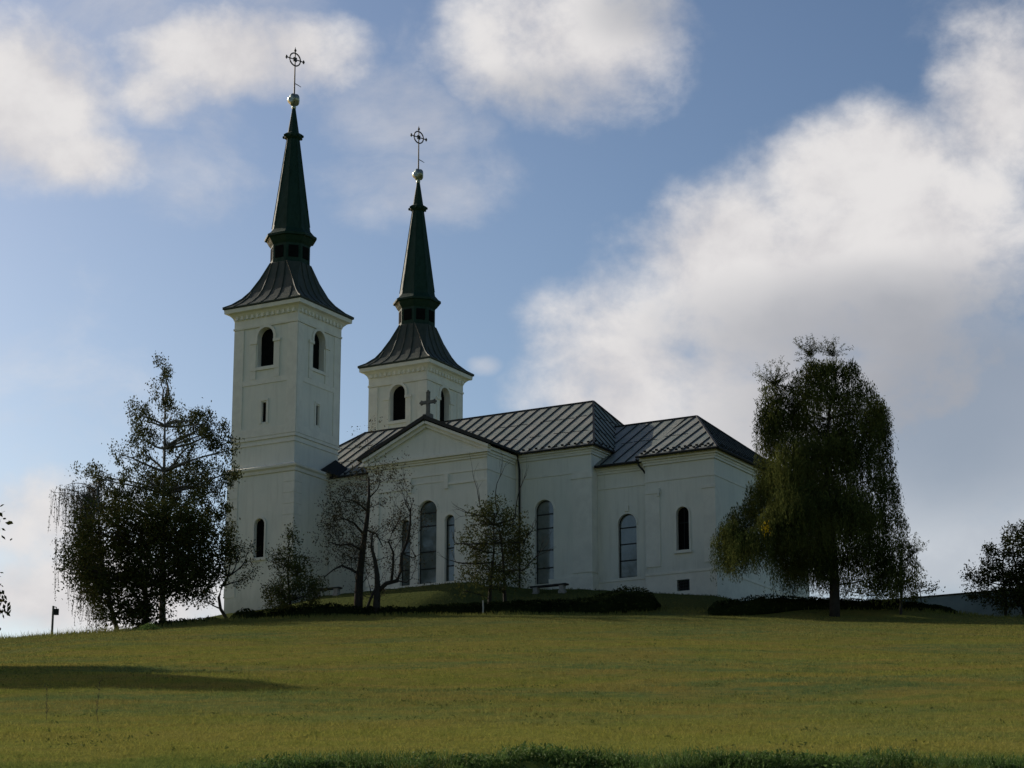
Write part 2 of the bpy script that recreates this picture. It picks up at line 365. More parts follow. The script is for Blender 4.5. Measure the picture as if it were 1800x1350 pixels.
def ground(x, y):
    x = np.asarray(x, float); y = np.asarray(y, float)
    crest = np.interp(x, [-90, -50, -35, -30.6, -27.5, -23.5, -17, -10, 0, 12, 30, 45, 90], [10.8, 18.4, 20.4, 20.9, 21.16, 21.4, 22.05, 22.33, 22.45, 22.4, 22.25, 21.8, 17])
    prof = np.interp(y, [20, 140, 150, 175, 260, 600, 3000], [.42, 22.66, 23.7, 24.2, 14, -10, -120])
    z = prof + (crest - 22.66) * np.clip((y - 20) / 120, 0, 3)
    L = lip(x)
    bank = 3.57 + .1853 * (L - 37) - (L - y) * .9
    road = np.interp(y, [-3000, -30, 10, 30], [-60, -2.2, -1.65, -.6])
    z = np.where(y < L, np.maximum(np.minimum(z, bank), road), z)
    z = np.where(y < 25, road, z)
    z = z + wob(x, y, 9.0) * .17 * sstep((y - 46) / 10) * sstep((139 - y) / 8) + wob(x, y, 2.1) * .025 * sstep((y - 45) / 4)
    u, v = to_church(x, y)
    plat = np.interp(u, [-8, -1, 3, 13, 20, 24.5, 30, 40], [26.1, 26.25, 26.75, 26.75, 26.3, 25.7, 25.0, 24.0])
    dx = np.maximum(np.maximum(-6.3 - u, u - 30.5), 0); vf = np.interp(u, [14.5, 17.5], [-.1, 3.6])
    dy = np.maximum(np.maximum(vf - v, v - 25), 0)
    d = np.hypot(dx * 1.5, dy * .9)
    t = np.clip(1 - d / 10.0, 0, 1) ** 1.2
    z = z + np.maximum(plat - z, 0) * t
    z = z + .75 * sstep((y - 136) / 5) * sstep((x - 12) / 6) * sstep((30 - x) / 8) * (1 - t)
    return z
def gz(x, y): return float(ground(x, y))
def axis(segs):
    out = []
    for a, b, st in segs: out += list(np.arange(a, b, st))
    return np.array(out + [segs[-1][1]])
gx = axis([(-3000, -300, 300), (-300, -60, 12), (-60, 60, .75), (60, 300, 12), (300, 3000, 300)])
gy = axis([(-3000, -100, 290), (-100, 20, 6), (20, 33, 1), (33, 48, .3), (48, 100, .8), (100, 180, .8), (180, 300, 8), (300, 3000, 300)])
GX, GY = np.meshgrid(gx, gy); GZ = ground(GX, GY)
V = np.stack([GX.ravel(), GY.ravel(), GZ.ravel()], 1); nx, ny = len(gx), len(gy)
i0 = (np.arange(ny - 1)[:, None] * nx + np.arange(nx - 1)[None, :]).ravel()
F = np.stack([i0, i0 + 1, i0 + nx + 1, i0 + nx], 1)
tag(link_mesh('ground', np_mesh('ground', V, F, True), M['ground']), kind='structure')

# ------------------------------------------------------------ the church
church = empty('church', (CH_O[0], CH_O[1], 26.0), CA,
               label='white church with twin green-spired bell towers and pedimented transept on the hilltop', cat='church')
ZB = 26.0
def cb(mb, name, mat, parent, smooth=False):
    mb.v = [(x, y, z - ZB) for x, y, z in mb.v]
    o = mb.build(name, mat, parent, smooth)
    return o

def tower(ox, oy, size, dz):
    w = size; T = {'S': face_T('S', oy), 'E': face_T('E', ox), 'N': face_T('N', oy + w), 'W': face_T('W', ox - w)}
    zt = 47.0 + dz
    mb = MB(); th = .45
    cxx, cyy = ox - w / 2, oy + w / 2
    for k in 'SENW':
        c = {'S': oy, 'E': ox, 'N': oy + w, 'W': ox - w}[k]
        cen = cxx if k in 'SN' else cyy
        a, b = (ox - w, ox) if k in 'SN' else (oy + th, oy + w - th)
        holes = [arch(cen, .70, 43.65 + dz, 46.5 + dz), rect(cen - .17, cen + .17, 39.55, 41.0)]
        add_panel(mb, k, c, rect(a, b, 36.3, zt), holes, th)
        # lower stage, a little wider
        e = .16
        c2 = c + {'S': -e, 'E': e, 'N': e, 'W': -e}[k]
        a2, b2 = (ox - w - e, ox + e) if k in 'SN' else (oy - e + th, oy + w + e - th)
        add_panel(mb, k, c2, rect(a2, b2, 24.5, 36.05), [arch(cen, .44, 29.85, 32.6)] if k in 'SN' else [], th)
    mb.box(ox - w + .1, ox - .1, oy + .1, oy + w - .1, 36.05, 36.3)
    wall = cb(mb, 'tower_wall', M['plaster'], church)
    # near-black sheets behind the openings, the shade inside put into their colour
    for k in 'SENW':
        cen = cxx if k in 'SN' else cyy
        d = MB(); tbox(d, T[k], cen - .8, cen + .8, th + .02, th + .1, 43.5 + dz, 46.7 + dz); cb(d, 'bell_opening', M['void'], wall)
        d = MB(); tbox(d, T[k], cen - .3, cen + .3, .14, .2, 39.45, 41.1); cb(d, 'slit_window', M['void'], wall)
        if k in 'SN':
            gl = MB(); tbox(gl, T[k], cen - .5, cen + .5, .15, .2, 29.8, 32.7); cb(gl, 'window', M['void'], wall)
    # relief: corner pilasters, recessed lower panel frame, string courses, imposts, aprons
    r = MB()
    for k in 'SENW':
        cen = cxx if k in 'SN' else cyy
        t = T[k]; A, B = cen - w / 2, cen + w / 2
        ins = .0 if k in 'SN' else .055
        for (u0, u1) in ((A - .055 + ins * 2, A + .78), (B - .78, B + .055 - ins * 2)):
            tbox(r, t, u0, u1, -.055, .01, 38.55, 46.55 + dz)
        tbox(r, t, A + .78, B - .78, -.05, .01, 45.95 + dz + .62, 46.56 + dz)            # frieze over the arch
        tbox(r, t, A + .78, B - .78, -.05, .01, 38.55, 39.15)                            # bottom of the panel
        tbox(r, t, A + .782, B - .782, -.048, .01, 42.35, 42.75 + dz)                     # top of the panel
        tbox(r, t, cen - 1.25, cen + 1.25, -.10, .01, 43.38 + dz, 43.56 + dz)            # sill course
        for s_ in (-1, 1):
            tbox(r, t, cen + s_ * 1.02 - .22, cen + s_ * 1.02 + .22, -.07, .01, 42.752 + dz, 45.35 + dz)   # side piers
            tbox(r, t, cen + s_ * 1.0 - .30, cen + s_ * 1.0 + .30, -.14, .01, 45.352 + dz, 45.56 + dz)    # imposts
            tbox(r, t, cen + s_ * .30 - .08, cen + s_ * .30 + .08, -.05, .01, 39.45, 41.1)
        tbox(r, t, cen - .36, cen + .36, -.07, .01, 41.1, 41.24)
        archivolt(r, t, cen, .70, 45.56 + dz, 46.5 + dz, .20, .10)
        o2 = .10 if k in 'SN' else .0
        tbox(r, t, A - o2, B + o2, -.10, .01, 38.28, 38.44)
        o3 = .07 if k in 'SN' else .0
        tbox(r, t, A - o3, B + o3, -.07, .01, 37.9, 38.02)
        # banded rustication of the lower stage: shallow raised courses at the corners
        for q in range(11):
            z = 27.2 + q * .78
            for (u0, u1) in ((A - .16 - (.03 if k in 'SN' else 0), A + .75), (B - .75, B + .16 + (.03 if k in 'SN' else 0))):
                tbox(r, t, u0, u1, -.19, -.14, z, z + .70)
        if k in 'SN':
            tbox(r, t, cen - .62, cen + .62, -.26, -.14, 29.62, 29.78)
            archivolt(r, lambda u, d_, z, t=t: t(u, d_ - .16, z), cen, .44, 29.85, 32.6, .13, .05)
    cb(r, 'relief_trim', M['trim'], wall)
    # cornices as square lofts
    def sq(h, z): return [(cxx - h, cyy - h, z), (cxx + h, cyy - h, z), (cxx + h, cyy + h, z), (cxx - h, cyy + h, z)]
    h0 = w / 2
    c = MB().loft([sq(h0 + .10, 46.58 + dz), sq(h0 + .12, 46.72 + dz), sq(h0 + .06, 46.73 + dz), sq(h0 + .06, 47.25 + dz), sq(h0 + .16, 47.5 + dz),
                   sq(h0 + .36, 47.72 + dz), sq(h0 + .60, 47.80 + dz), sq(h0 + .62, 48.08 + dz), sq(h0 + .2, 48.10 + dz)])
    for k in 'SENW':
        cen = cxx if k in 'SN' else cyy
        for q in range(12):
            u = cen - h0 + .25 + q * (2 * h0 - .5) / 11
            tbox(c, T[k], u - .1, u + .1, -.24, -.04, 47.30 + dz, 47.58 + dz)
    cb(c, 'cornice', M['trim'], wall)
    c = MB().loft([sq(h0 + .20, 35.72), sq(h0 + .26, 35.74), sq(h0 + .30, 35.95), sq(h0 + .44, 36.06), sq(h0 + .46, 36.2), sq(h0 - .05, 36.42)])
    cb(c, 'cornice', M['trim'], wall)
    # ---- bell-cast pyramid roof turning to an octagon
    def ring(h, c_, z):
        c_ = c_ * h * .586
        p = [(-h + c_, -h), (h - c_, -h), (h, -h + c_), (h, h - c_), (h - c_, h), (-h + c_, h), (-h, h - c_), (-h, -h + c_)]
        return [(cxx + a, cyy + b, z + dz) for a, b in p]
    O = lambda h, z: ring(h, 1.0, z)
    prof = [(h0 + .66, .012, 48.10), (h0 + .72, .012, 48.14), (h0 + .72, .012, 48.22), (h0 + .28, .03, 48.50), (h0 - .22, .07, 49.0), (2.12, .14, 49.55), (1.72, .35, 50.55), (1.42, .85, 51.75)]
    R = MB().loft([ring(*p) for p in prof])
    troof = cb(R, 'tower_roof', M['troof'], church)
    sm = MB()
    for k in 'SENW':
        t = face_T(k, 0)
        for q in range(-2, 3):
            u = q * 1.2 if q else 0.0
            pts = []
            for (h, c_, z) in prof[2:]:
                wid = h - c_ * h * .586
                if abs(u) * (.35 + .65 * wid / 3.4) < wid - .03: pts.append((u * (.35 + .65 * wid / 3.4), h + .02, z + dz))
            
            P3 = []
            for (u_, h, z) in pts:
                P3.append({'S': (cxx + u_, cyy - h, z), 'N': (cxx + u_, cyy + h, z), 'E': (cxx + h, cyy + u_, z), 'W': (cxx - h, cyy + u_, z)}[k])
            for a, b in zip(P3, P3[1:]): sm.bar(a, b, .05, .07)
    for sx, sy in ((1, -1), (-1, -1), (1, 1), (-1, 1)):       # hip rolls
        for side in (0,):
            for (h1, c1, z1), (h2, c2, z2) in zip(prof[2:], prof[3:]):
                a = (cxx + sx * (h1 - c1 * h1 * .586), cyy + sy * h1, z1 + dz + .02); b = (cxx + sx * (h2 - c2 * h2 * .586), cyy + sy * h2, z2 + dz + .02)
                sm.bar(a, b, .08, .08)
    cb(sm, 'roof_seam', M['troof'], troof)
    nk = MB().loft([O(1.42, 51.75), O(1.36, 51.85), O(1.36, 53.2), O(1.50, 53.4), O(1.66, 53.7), O(1.80, 53.74), O(1.80, 53.9), O(1.60, 54.05), O(1.37, 54.35)])
    lantern = cb(nk, 'lantern', M['spire'], troof)
    for k in range(8):
        lv = MB()
        a = math.pi / 4 * k - math.pi / 2; ca_, sa_ = math.cos(a), math.sin(a)
        px, py = cxx + ca_ * 1.375, cyy + sa_ * 1.375
        lv.bar((px, py, 52.12 + dz), (px, py, 53.02 + dz), .72, .04, (ca_, sa_, 0))
        cb(lv, 'louvre_opening', M['void'], troof)  # flat panel, shade of the slots painted as its dark colour
    sp_ = MB().loft([O(1.37, 54.3), O(1.30, 54.7), O(.43, 61.55), O(.62, 61.7), O(.64, 61.95), O(.40, 62.1), O(.13, 64.0), O(.10, 64.2)])
    cb(sp_, 'spire', M['spire'], troof)
    rb = MB()
    for k in range(8):
        a = math.pi / 4 * k + math.pi / 8; q = 1 / math.cos(math.pi / 8)
        rb.bar((cxx + math.cos(a) * 1.30 * q, cyy + math.sin(a) * 1.30 * q, 54.7 + dz), (cxx + math.cos(a) * .43 * q, cyy + math.sin(a) * .43 * q, 61.55 + dz), .06, .07)
        rb.add(*ball((cxx + math.cos(a) * .70, cyy + math.sin(a) * .70, 61.8 + dz), .12, 6, 4))
    cb(rb, 'spire_rib', M['spire'], troof)
    ob = MB().add(*ball((cxx, cyy, 64.72 + dz), .46, 18, 12, petal=.07)); ob.add(*ball((cxx, cyy, 64.12 + dz), .17, 10, 6))
    cb(ob, 'orb', M['orb'], troof)
    cr = MB(); z0 = 65.1 + dz; zc = 67.95 + dz
    cr.tube([(cxx, cyy, z0), (cxx, cyy, zc + .55)], [.065, .045], 8)
    dv = Vector((math.sin(rad(17)), math.cos(rad(17)), 0))
    ringp = [Vector((cxx, cyy, zc)) + dv * (.50 * math.cos(t)) + Vector((0, 0, .50 * math.sin(t))) for t in [2 * math.pi * k / 28 for k in range(29)]]
    cr.tube(ringp, .055, 7)
    cr.tube([Vector((cxx, cyy, zc)) - dv * .82, Vector((cxx, cyy, zc)) + dv * .82], .042, 7)
    cr.tube([(cxx, cyy, zc + .5), (cxx, cyy, zc + 1.0)], [.04, .015], 6)
    for p in (Vector((cxx, cyy, zc)) - dv * .8, Vector((cxx, cyy, zc)) + dv * .8, Vector((cxx, cyy, zc + .72))):
        cr.add(*ball(p, .10, 8, 6)); cr.add(*ball(p + Vector((0, 0, .1)), .06, 6, 4)); cr.add(*ball(p - Vector((0, 0, .1)), .06, 6, 4))
    for q in range(4):
        a = rad(45 + 90 * q); cr.add(*ball(Vector((cxx, cyy, zc)) + dv * .15 * math.cos(a) + Vector((0, 0, .15 * math.sin(a))), .075, 8, 5))
    cr.tube([(cxx, cyy, 66.05 + dz), Vector((cxx, cyy, 66.0 + dz)) + dv * .3, Vector((cxx, cyy, 65.92 + dz)) + dv * .62], [.03, .03, .02], 6)
    cb(cr, 'cross', M['iron'], troof)

def ball(c, r, nu=12, nv=8, petal=0.0):
    vs = []; fs = []
    for j in range(nv + 1):
        t = math.pi * j / nv
        for i in range(nu):
            a = 2 * math.pi * i / nu; rr = r * (1 + petal * math.sin(3 * a) * math.sin(3 * t) * 2)
            vs.append((c[0] + rr * math.sin(t) * math.cos(a), c[1] + rr * math.sin(t) * math.sin(a), c[2] + rr * math.cos(t)))
    for j in range(nv):
        fs += [(j * nu + i, (j + 1) * nu + i, (j + 1) * nu + (i + 1) % nu, j * nu + (i + 1) % nu) for i in range(nu)]
    return vs, fs

tower(0.0, 0.0, 5.4, 0.0)
tower(-1.0, 18.95, 5.3, 0.2)

def window(parent, kind, c, cx, hw, z0, zt, bars, dep=.30):
    t = face_T(kind, c)
    p = MB(); out = arch(cx, hw + .03, z0 - .03, zt + .03)
    vs = [t(u, dep, z) for u, z in out] + [t(u, dep + .05, z) for u, z in out]; n = len(out)
    p.add(vs, [tuple(range(n)), tuple(range(2 * n - 1, n - 1, -1))] + [(i, (i + 1) % n, n + (i + 1) % n, n + i) for i in range(n)])
    gobj = cb(p, 'window', M['glass'], parent)
    f = MB()
    archivolt(f, lambda u, d, z: t(u, dep - .0 + d * .0 + (-.05 if d < 0 else 0), z), cx, hw - .05, z0, zt - .05, .06, .05)
    tbox(f, t, cx - hw + .001, cx + hw - .001, dep - .05, dep + .001, z0 - .01, z0 + .07)
    for z in bars: tbox(f, t, cx - hw + .01, cx + hw - .01, dep - .045, dep + .001, z - .035, z + .035)
    cb(f, 'window_frame', M['dark'], gobj)
    return gobj
# ---- nave
NX0, NX1, NY0, NY1 = -3.0, 21.15, 4.2, 20.1
mb = MB()
add_panel(mb, 'S', NY0, rect(.2, NX1, 24.5, 35.55), [arch(17.55, .72, 26.9, 32.6)], .5)
add_panel(mb, 'E', NX1, rect(NY0 + .5, NY1 - .5, 24.5, 35.55), [], .5)
add_panel(mb, 'N', NY1, rect(NX0, NX1, 24.5, 35.55), [arch(17.55, .72, 26.9, 32.6), arch(3.5, .72, 26.9, 32.6), arch(10.5, .72, 26.9, 32.6)], .5)
add_panel(mb, 'W', NX0, rect(5.3, 19.0, 24.5, 35.55), [arch(12.15, 1.2, 26.3, 30.5)], .5)
nave = cb(mb, 'nave_wall', M['plaster'], church)
window(nave, 'S', NY0, 17.55, .72, 26.9, 32.6, [31.65, 30.7, 29.2, 28.0])
for cx_ in (3.5, 10.5, 17.55): window(nave, 'N', NY1, cx_, .72, 26.9, 32.6, [31.65, 30.7, 29.2, 28.0])
dd = MB(); t = face_T('W', NX0); tbox(dd, t, 10.9, 13.4, .3, .38, 26.0, 30.6); cb(dd, 'door', M['wood'], nave)
def strip_cornice(mb, kind, c, u0, u1, z, prof=((.10, -.62, -.45), (.16, -.45, -.30), (.30, -.30, -.08))):
    t = face_T(kind, c)
    for out, a, b in prof: tbox(mb, t, u0 - (out if kind in 'SN' else 0), u1 + (out if kind in 'SN' else 0), -out, .02, z + a, z + b)
r = MB()
strip_cornice(r, 'S', NY0, .35, NX1, 35.98); strip_cornice(r, 'E', NX1, NY0, NY1, 35.98); strip_cornice(r, 'N', NY1, .35, NX1, 35.98)
t = face_T('S', NY0)
tbox(r, t, 15.5, NX1 + .04, -.04, .01, 34.15, 34.3); tbox(r, t, 16.0, 19.5, -.05, .01, 26.6, 26.8)
tbox(r, t, NX1 - 1.4, NX1 + .05, -.05, .01, 27.4, 34.15)
tbox(r, t, NX1 - 1.5, NX1 + .10, -.10, .01, 33.75, 33.95)
te = face_T('E', NX1); tbox(r, te, NY0 + .01, NY0 + .78, -.05, .01, 27.4, 34.15)
tbox(r, t, NX1 - 3.2, NX1 + .12, -.12, .01, 24.6, 27.15); tbox(r, te, NY0 + .01, 5.0, -.12, .01, 24.6, 27.15)
tbox(r, t, .5, 6.3, -.04, .01, 34.15, 34.3)
archivolt(r, t, 17.55, .74, 31.9, 32.62, .12, .035)
cb(r, 'cornice', M['trim'], nave)

def seam_lines(mb, poly, n_dir, spacing, off=.03, w=.05, h=.075, phase=.3):
    """standing seams running down-slope over a planar polygon: poly in 3D, fall line = steepest"""
    p = [Vector(q) for q in poly]; nrm = Vector((0, 0, 0))
    for i in range(len(p)): nrm += p[i].cross(p[(i + 1) % len(p)])
    nrm.normalize()
    if nrm.z < 0: nrm = -nrm
    hor = Vector((-nrm.y, nrm.x, 0)).normalized(); fall = nrm.cross(hor).normalized()
    us = [(q - p[0]).dot(hor) for q in p]; fs_ = [(q - p[0]).dot(fall) for q in p]
    u = min(us) + spacing * phase
    while u < max(us) - .05:
        hits = []
        for i in range(len(p)):
            j = (i + 1) % len(p)
            if (us[i] - u) * (us[j] - u) < 0:
                k = (u - us[i]) / (us[j] - us[i]); hits.append(fs_[i] + k * (fs_[j] - fs_[i]))
        if len(hits) >= 2 and max(hits) - min(hits) > .4:
            a = p[0] + hor * u + fall * min(hits) + nrm * off; b = p[0] + hor * u + fall * max(hits) + nrm * off
            mb.bar(a, b, w, h, nrm)
        u += spacing
    return hor, fall, nrm
def lap_and_guards(mb, poly, rng_, laps=2, guard_rows=(.35,), n=14, step=.5):
    """sheet overlaps (short cross ribs) and little snow guards"""
    p = [Vector(q) for q in poly]; nrm = Vector((0, 0, 0))
    for i in range(len(p)): nrm += p[i].cross(p[(i + 1) % len(p)])
    nrm.normalize()
    if nrm.z < 0: nrm = -nrm
    hor = Vector((-nrm.y, nrm.x, 0)).normalized(); up = nrm.cross(hor).normalized()
    if up.z < 0: up = -up
    us = [(q - p[0]).dot(hor) for q in p]; hs = [(q - p[0]).dot(up) for q in p]; H0, H1 = min(hs), max(hs)
    def span(h):
        xs = []
        for i in range(len(p)):
            j = (i + 1) % len(p)
            if (hs[i] - h) * (hs[j] - h) < 0: k = (h - hs[i]) / (hs[j] - hs[i]); xs.append(us[i] + k * (us[j] - us[i]))
        return (min(xs), max(xs)) if len(xs) > 1 else None
    for row in guard_rows:
        s_ = span(H0 + row)
        if not s_: continue
        u = s_[0] + .2
        while u < s_[1] - .2:
            c = p[0] + hor * u + up * (H0 + row + rng_.uniform(-.03, .03)) + nrm * .06
            mb.bar(c - hor * .09, c + hor * .09, .05, .12, nrm); u += step
    for q in range(laps):
        h = H0 + (H1 - H0) * (q + 1) / (laps + 1); s_ = span(h)
        if not s_: continue
        u = s_[0] + .1
        while u < s_[1] - 1.0:
            if rng_.random() < .85:
                hh = h + rng_.uniform(-.12, .12); c = p[0] + hor * u + up * hh + nrm * .012
                mb.bar(c, c + hor * .85, .045, .03, nrm)
            u += .93
RR = random.Random(4)
RZ = 41.2
Rs = dict(eA=(-.2, 3.85, 35.95), eB=(21.55, 3.85, 35.95), eC=(21.55, 20.45, 35.95), eD=(-.2, 20.45, 35.95), r1=(17.17, 12.15, RZ), r0=(-2.2, 12.15, RZ),
          w1=(-5.2, 5.0, 36.68), w1b=(-.2, 5.0, 36.68), w2=(-5.2, 19.3, 36.68), w2b=(-.2, 19.3, 36.68))
south = [Rs[k] for k in ('w1', 'w1b', 'eA', 'eB', 'r1', 'r0')]; north = [Rs[k] for k in ('w2', 'r0', 'r1', 'eC', 'eD', 'w2b')]
east = [Rs[k] for k in ('eB', 'eC', 'r1')]; west = [Rs[k] for k in ('w1', 'r0', 'w2')]
mb = MB()
for pl in (south, north, east, west): mb.slab(pl, .10)
nroof = cb(mb, 'nave_roof', M['roof'], church)
mb = MB()
for pl in (south, north, east): seam_lines(mb, pl, None, .93); lap_and_guards(mb, pl, RR)
for a, b in (('r0', 'r1'), ('r1', 'eB'), ('r1', 'eC'), ('r0', 'w1'), ('r0', 'w2')):
    A_, B_ = Vector(Rs[a]) + Vector((0, 0, .04)), Vector(Rs[b]) + Vector((0, 0, .04)); mb.bar(A_, B_, .14, .10)
cb(mb, 'roof_seam', M['seam'], nroof)
def gutter(mb, a, b, r=.085):
    a = Vector(a); b = Vector(b); mb.tube([a, b], r, 8)
for ga, gb in (((16.0, 3.74, 35.88), (21.62, 3.74, 35.88)), ((.5, 3.74, 35.88), (5.4, 3.74, 35.88)), ((21.66, 3.74, 35.88), (21.66, 20.5, 35.88))):
    gt = MB(); gutter(gt, ga, gb); cb(gt, 'gutter', M['dark'], nroof)
# small dark sheet between the near tower and the nave roof
vb = MB(); vb.slab([(.17, 3.02, 36.38), (1.2, 3.75, 35.98), (1.15, 4.95, 36.75), (.17, 4.85, 37.45)], .06); cb(vb, 'dark_roof_sheet', M['dark'], nroof)
# ---- transept
TX0, TX1, TY = 6.0, 15.4, .3; TC = 10.7
mb = MB()
fr = [(TX0, 24.5), (TX1, 24.5), (TX1, 35.7), (TC, 37.85), (TX0, 35.7)]
holes = [arch(10.78, .72, 26.92, 32.55), arch(12.52, .38, 26.92, 31.4), arch(9.04, .40, 26.92, 31.4)]
add_panel(mb, 'S', TY, fr, holes, .5)
add_panel(mb, 'E', TX1, rect(TY + .5, NY0, 24.5, 35.7), [], .5)
add_panel(mb, 'W', TX0, rect(TY + .5, NY0, 24.5, 35.7), [], .5)
trans = cb(mb, 'transept_wall', M['plaster'], church)
window(trans, 'S', TY, 10.78, .72, 26.92, 32.55, [31.75, 30.85, 29.1, 27.95])
window(trans, 'S', TY, 12.52, .38, 26.92, 31.4, [30.75, 29.2, 28.0])
window(trans, 'S', TY, 9.04, .40, 26.92, 31.4, [30.75, 29.2, 28.0])
r = MB(); t = face_T('S', TY)
# horizontal cornice of the pediment
for out, z0, z1 in ((.10, 35.05, 35.2), (.20, 35.2, 35.34), (.36, 35.34, 35.52)): tbox(r, t, TX0 - out * .7, TX1 + out * .7, -out, .02, z0, z1)
# raking cornices
for s_ in (-1, 1):
    for w_, out in ((.34, .20), (.18, .40)):
        dzz = 37.98 if w_ > .3 else 38.04
        a = Vector(t(TC + s_ * (4.7 + out * .7), -out / 2 + .01, 35.62 + (.0 if w_ > .3 else .10))); b = Vector(t(TC + s_ * .02, -out / 2 + .01, dzz - .22 + (.0 if w_ > .3 else .10)))
        r.bar(a, b, out, w_)
tbox(r, t, TX0 + .0, TX1 + .05, -.045, .01, 34.2, 34.32)                # fascia band
tbox(r, t, TX0 + .05, 9.2, -.07, .01, 33.45, 33.6); tbox(r, t, 9.2, 9.5, -.09, .01, 33.2, 34.2)
tbox(r, t, 9.5, 12.1, -.035, .01, 33.72, 33.82); tbox(r, t, 12.1, 12.4, -.09, .01, 33.2, 34.2); tbox(r, t, 12.4, TX1 + .05, -.07, .01, 33.45, 33.6)
tbox(r, t, TX1 - .9, TX1 + .05, -.05, .01, 27.1, 33.45); tbox(r, t, TX0 - .05, TX0 + .9, -.05, .01, 27.1, 33.45)
tbox(r, t, TX0 - .08, TX1 + .08, -.09, .01, 24.6, 26.86)                # plinth and sill
for (cx_, hw, zt) in ((10.78, .74, 32.57), (12.52, .40, 31.42), (9.04, .42, 31.42)): archivolt(r, t, cx_, hw, zt - hw, zt, .10, .03)
te = face_T('E', TX1)
for out, a, b in ((.08, 35.18, 35.34), (.16, 35.34, 35.52), (.30, 35.52, 35.74)): tbox(r, te, TY - .0, NY0 - .3, -out, .02, a, b)
tbox(r, te, TY + .012, NY0 - .01, -.045, .01, 34.2, 34.32)
tbox(r, te, TY + .012, TY + .9, -.05, .01, 27.1, 33.45)
tbox(r, te, TY + .012, NY0 - .13, -.08, .01, 24.6, 26.86)
tw_ = face_T('W', TX0)
for out, a, b in ((.08, 35.18, 35.34), (.16, 35.34, 35.52), (.30, 35.52, 35.74)): tbox(r, tw_, TY, NY0 - .3, -out, .02, a, b)
cb(r, 'pediment_cornice', M['trim'], trans)
mb = MB(); RT = (TC, -.12, 38.28); RB = (TC, 7.5, 38.28)
for s_ in (-1, 1):
    e = TC + s_ * 5.25; mb.slab([(e, -.12, 35.93), (e, 4.0, 35.93), RB, RT] if s_ > 0 else [(e, -.12, 35.93), RT, RB, (e, 4.0, 35.93)], .12)
troof_ = cb(mb, 'transept_roof', M['roof'], church)
mb = MB()
for s_ in (-1, 1):
    e = TC + s_ * 5.25
    seam_lines(mb, [(e, -.12, 35.93), (e, 4.0, 35.93), RB, RT], None, .93)
    mb.bar((e, -.15, 35.9), (TC, -.15, 38.25), .07, .24)
    gutter(mb, (e + s_ * .06, -.15, 35.84), (e + s_ * .06, 3.8, 35.84), .075)
mb.bar((TC, -.15, 38.33), (TC, 7.3, 38.33), .16, .1)
cb(mb, 'verge_flashing', M['seam'], troof_)
# cross on the gable
c = MB(); cxg, cyg = 10.78, .25
c.box(cxg - .30, cxg + .30, cyg - .2, cyg + .2, 38.2, 38.5)
def ybox(mb, x0, x1, z0, z1): mb.box(x0, x1, cyg - .10, cyg + .10, z0, z1)
ybox(c, cxg - .105, cxg + .105, 38.5, 40.0)
c.box(cxg - .5, cxg + .5, cyg - .097, cyg + .097, 39.25, 39.45)
for (a, b) in ((-.52, 0), (.52, 0), (0, .68)):
    for (da, db) in ((-.09, 0), (.09, 0), (0, .1), (0, -.1)):
        c.add(*ball((cxg + a + da, cyg, 39.35 + b + db), .085, 8, 6))
cb(c, 'gable_cross', M['stone'], church)
# ---- choir and its projecting bay
CY0, CY1, CX1 = 5.0, 19.3, 30.0; BX0, BY0, BY1 = 25.0, 4.5, 19.8
mb = MB()
add_panel(mb, 'S', CY0, rect(NX1 - .2, BX0 + .3, 23.5, 34.35), [arch(23.38, .68, 26.95, 31.2)], .5)
add_panel(mb, 'S', BY0, rect(BX0, CX1, 23.5, 34.35), [arch(27.67, .46, 28.3, 31.15), rect(27.2, 28.1, 25.62, 26.35)], .5)
add_panel(mb, 'E', CX1, rect(BY0 + .5, BY1 - .5, 23.5, 34.35), [], .5)
add_panel(mb, 'N', BY1, rect(NX1 - .2, CX1, 23.5, 34.35), [arch(23.38, .68, 26.95, 31.2), arch(27.67, .46, 28.3, 31.15)], .5)
mb.box(BX0, BX0 + .3, BY0 + .5, CY0 + .2, 23.5, 34.35)
choir = cb(mb, 'choir_wall', M['plaster'], church)
window(choir, 'S', CY0, 23.38, .68, 26.95, 31.2, [30.3, 29.2, 28.1], .22)
for cx_, hw, z0, zt in ((23.38, .68, 26.95, 31.2), (27.67, .46, 28.3, 31.15)): window(choir, 'N', BY1, cx_, hw, z0, zt, [30.3, 29.2])
vv = MB(); t = face_T('S', BY0); tbox(vv, t, 27.1, 28.25, .3, .36, 28.2, 31.25)
w1 = cb(vv, 'window', M['void'], choir)
fb = MB(); tbox(fb, t, 27.65, 27.69, .24, .301, 28.3, 31.1); tbox(fb, t, 27.22, 28.12, .24, .301, 30.1, 30.15); cb(fb, 'window_frame', M['dark'], w1)
vv = MB(); tbox(vv, t, 27.1, 28.2, .3, .36, 25.5, 26.4); w2 = cb(vv, 'basement_window', M['void'], choir)
fb = MB()
for k in range(8): fb.tube([t(27.26 + k * .115, .1, 25.6), t(27.26 + k * .115, .1, 26.37)], .014, 5)
for k in range(3): tbox(fb, t, 27.2, 28.1, .09, .11, 25.8 + k * .2, 25.82 + k * .2)
cb(fb, 'window_grille', M['iron'], w2)
r = MB()
strip_cornice(r, 'S', BY0, BX0, CX1, 34.75); strip_cornice(r, 'E', CX1, BY0, BY1, 34.75)
tr_ = face_T('S', CY0)
for out, a, b in ((.08, 34.02, 34.18), (.14, 34.18, 34.32), (.24, 34.32, 34.48)): tbox(r, tr_, NX1 + .02, BX0, -out, .02, a, b)
tbox(r, t, BX0 - .04, CX1 + .04, -.04, .01, 33.0, 33.12)
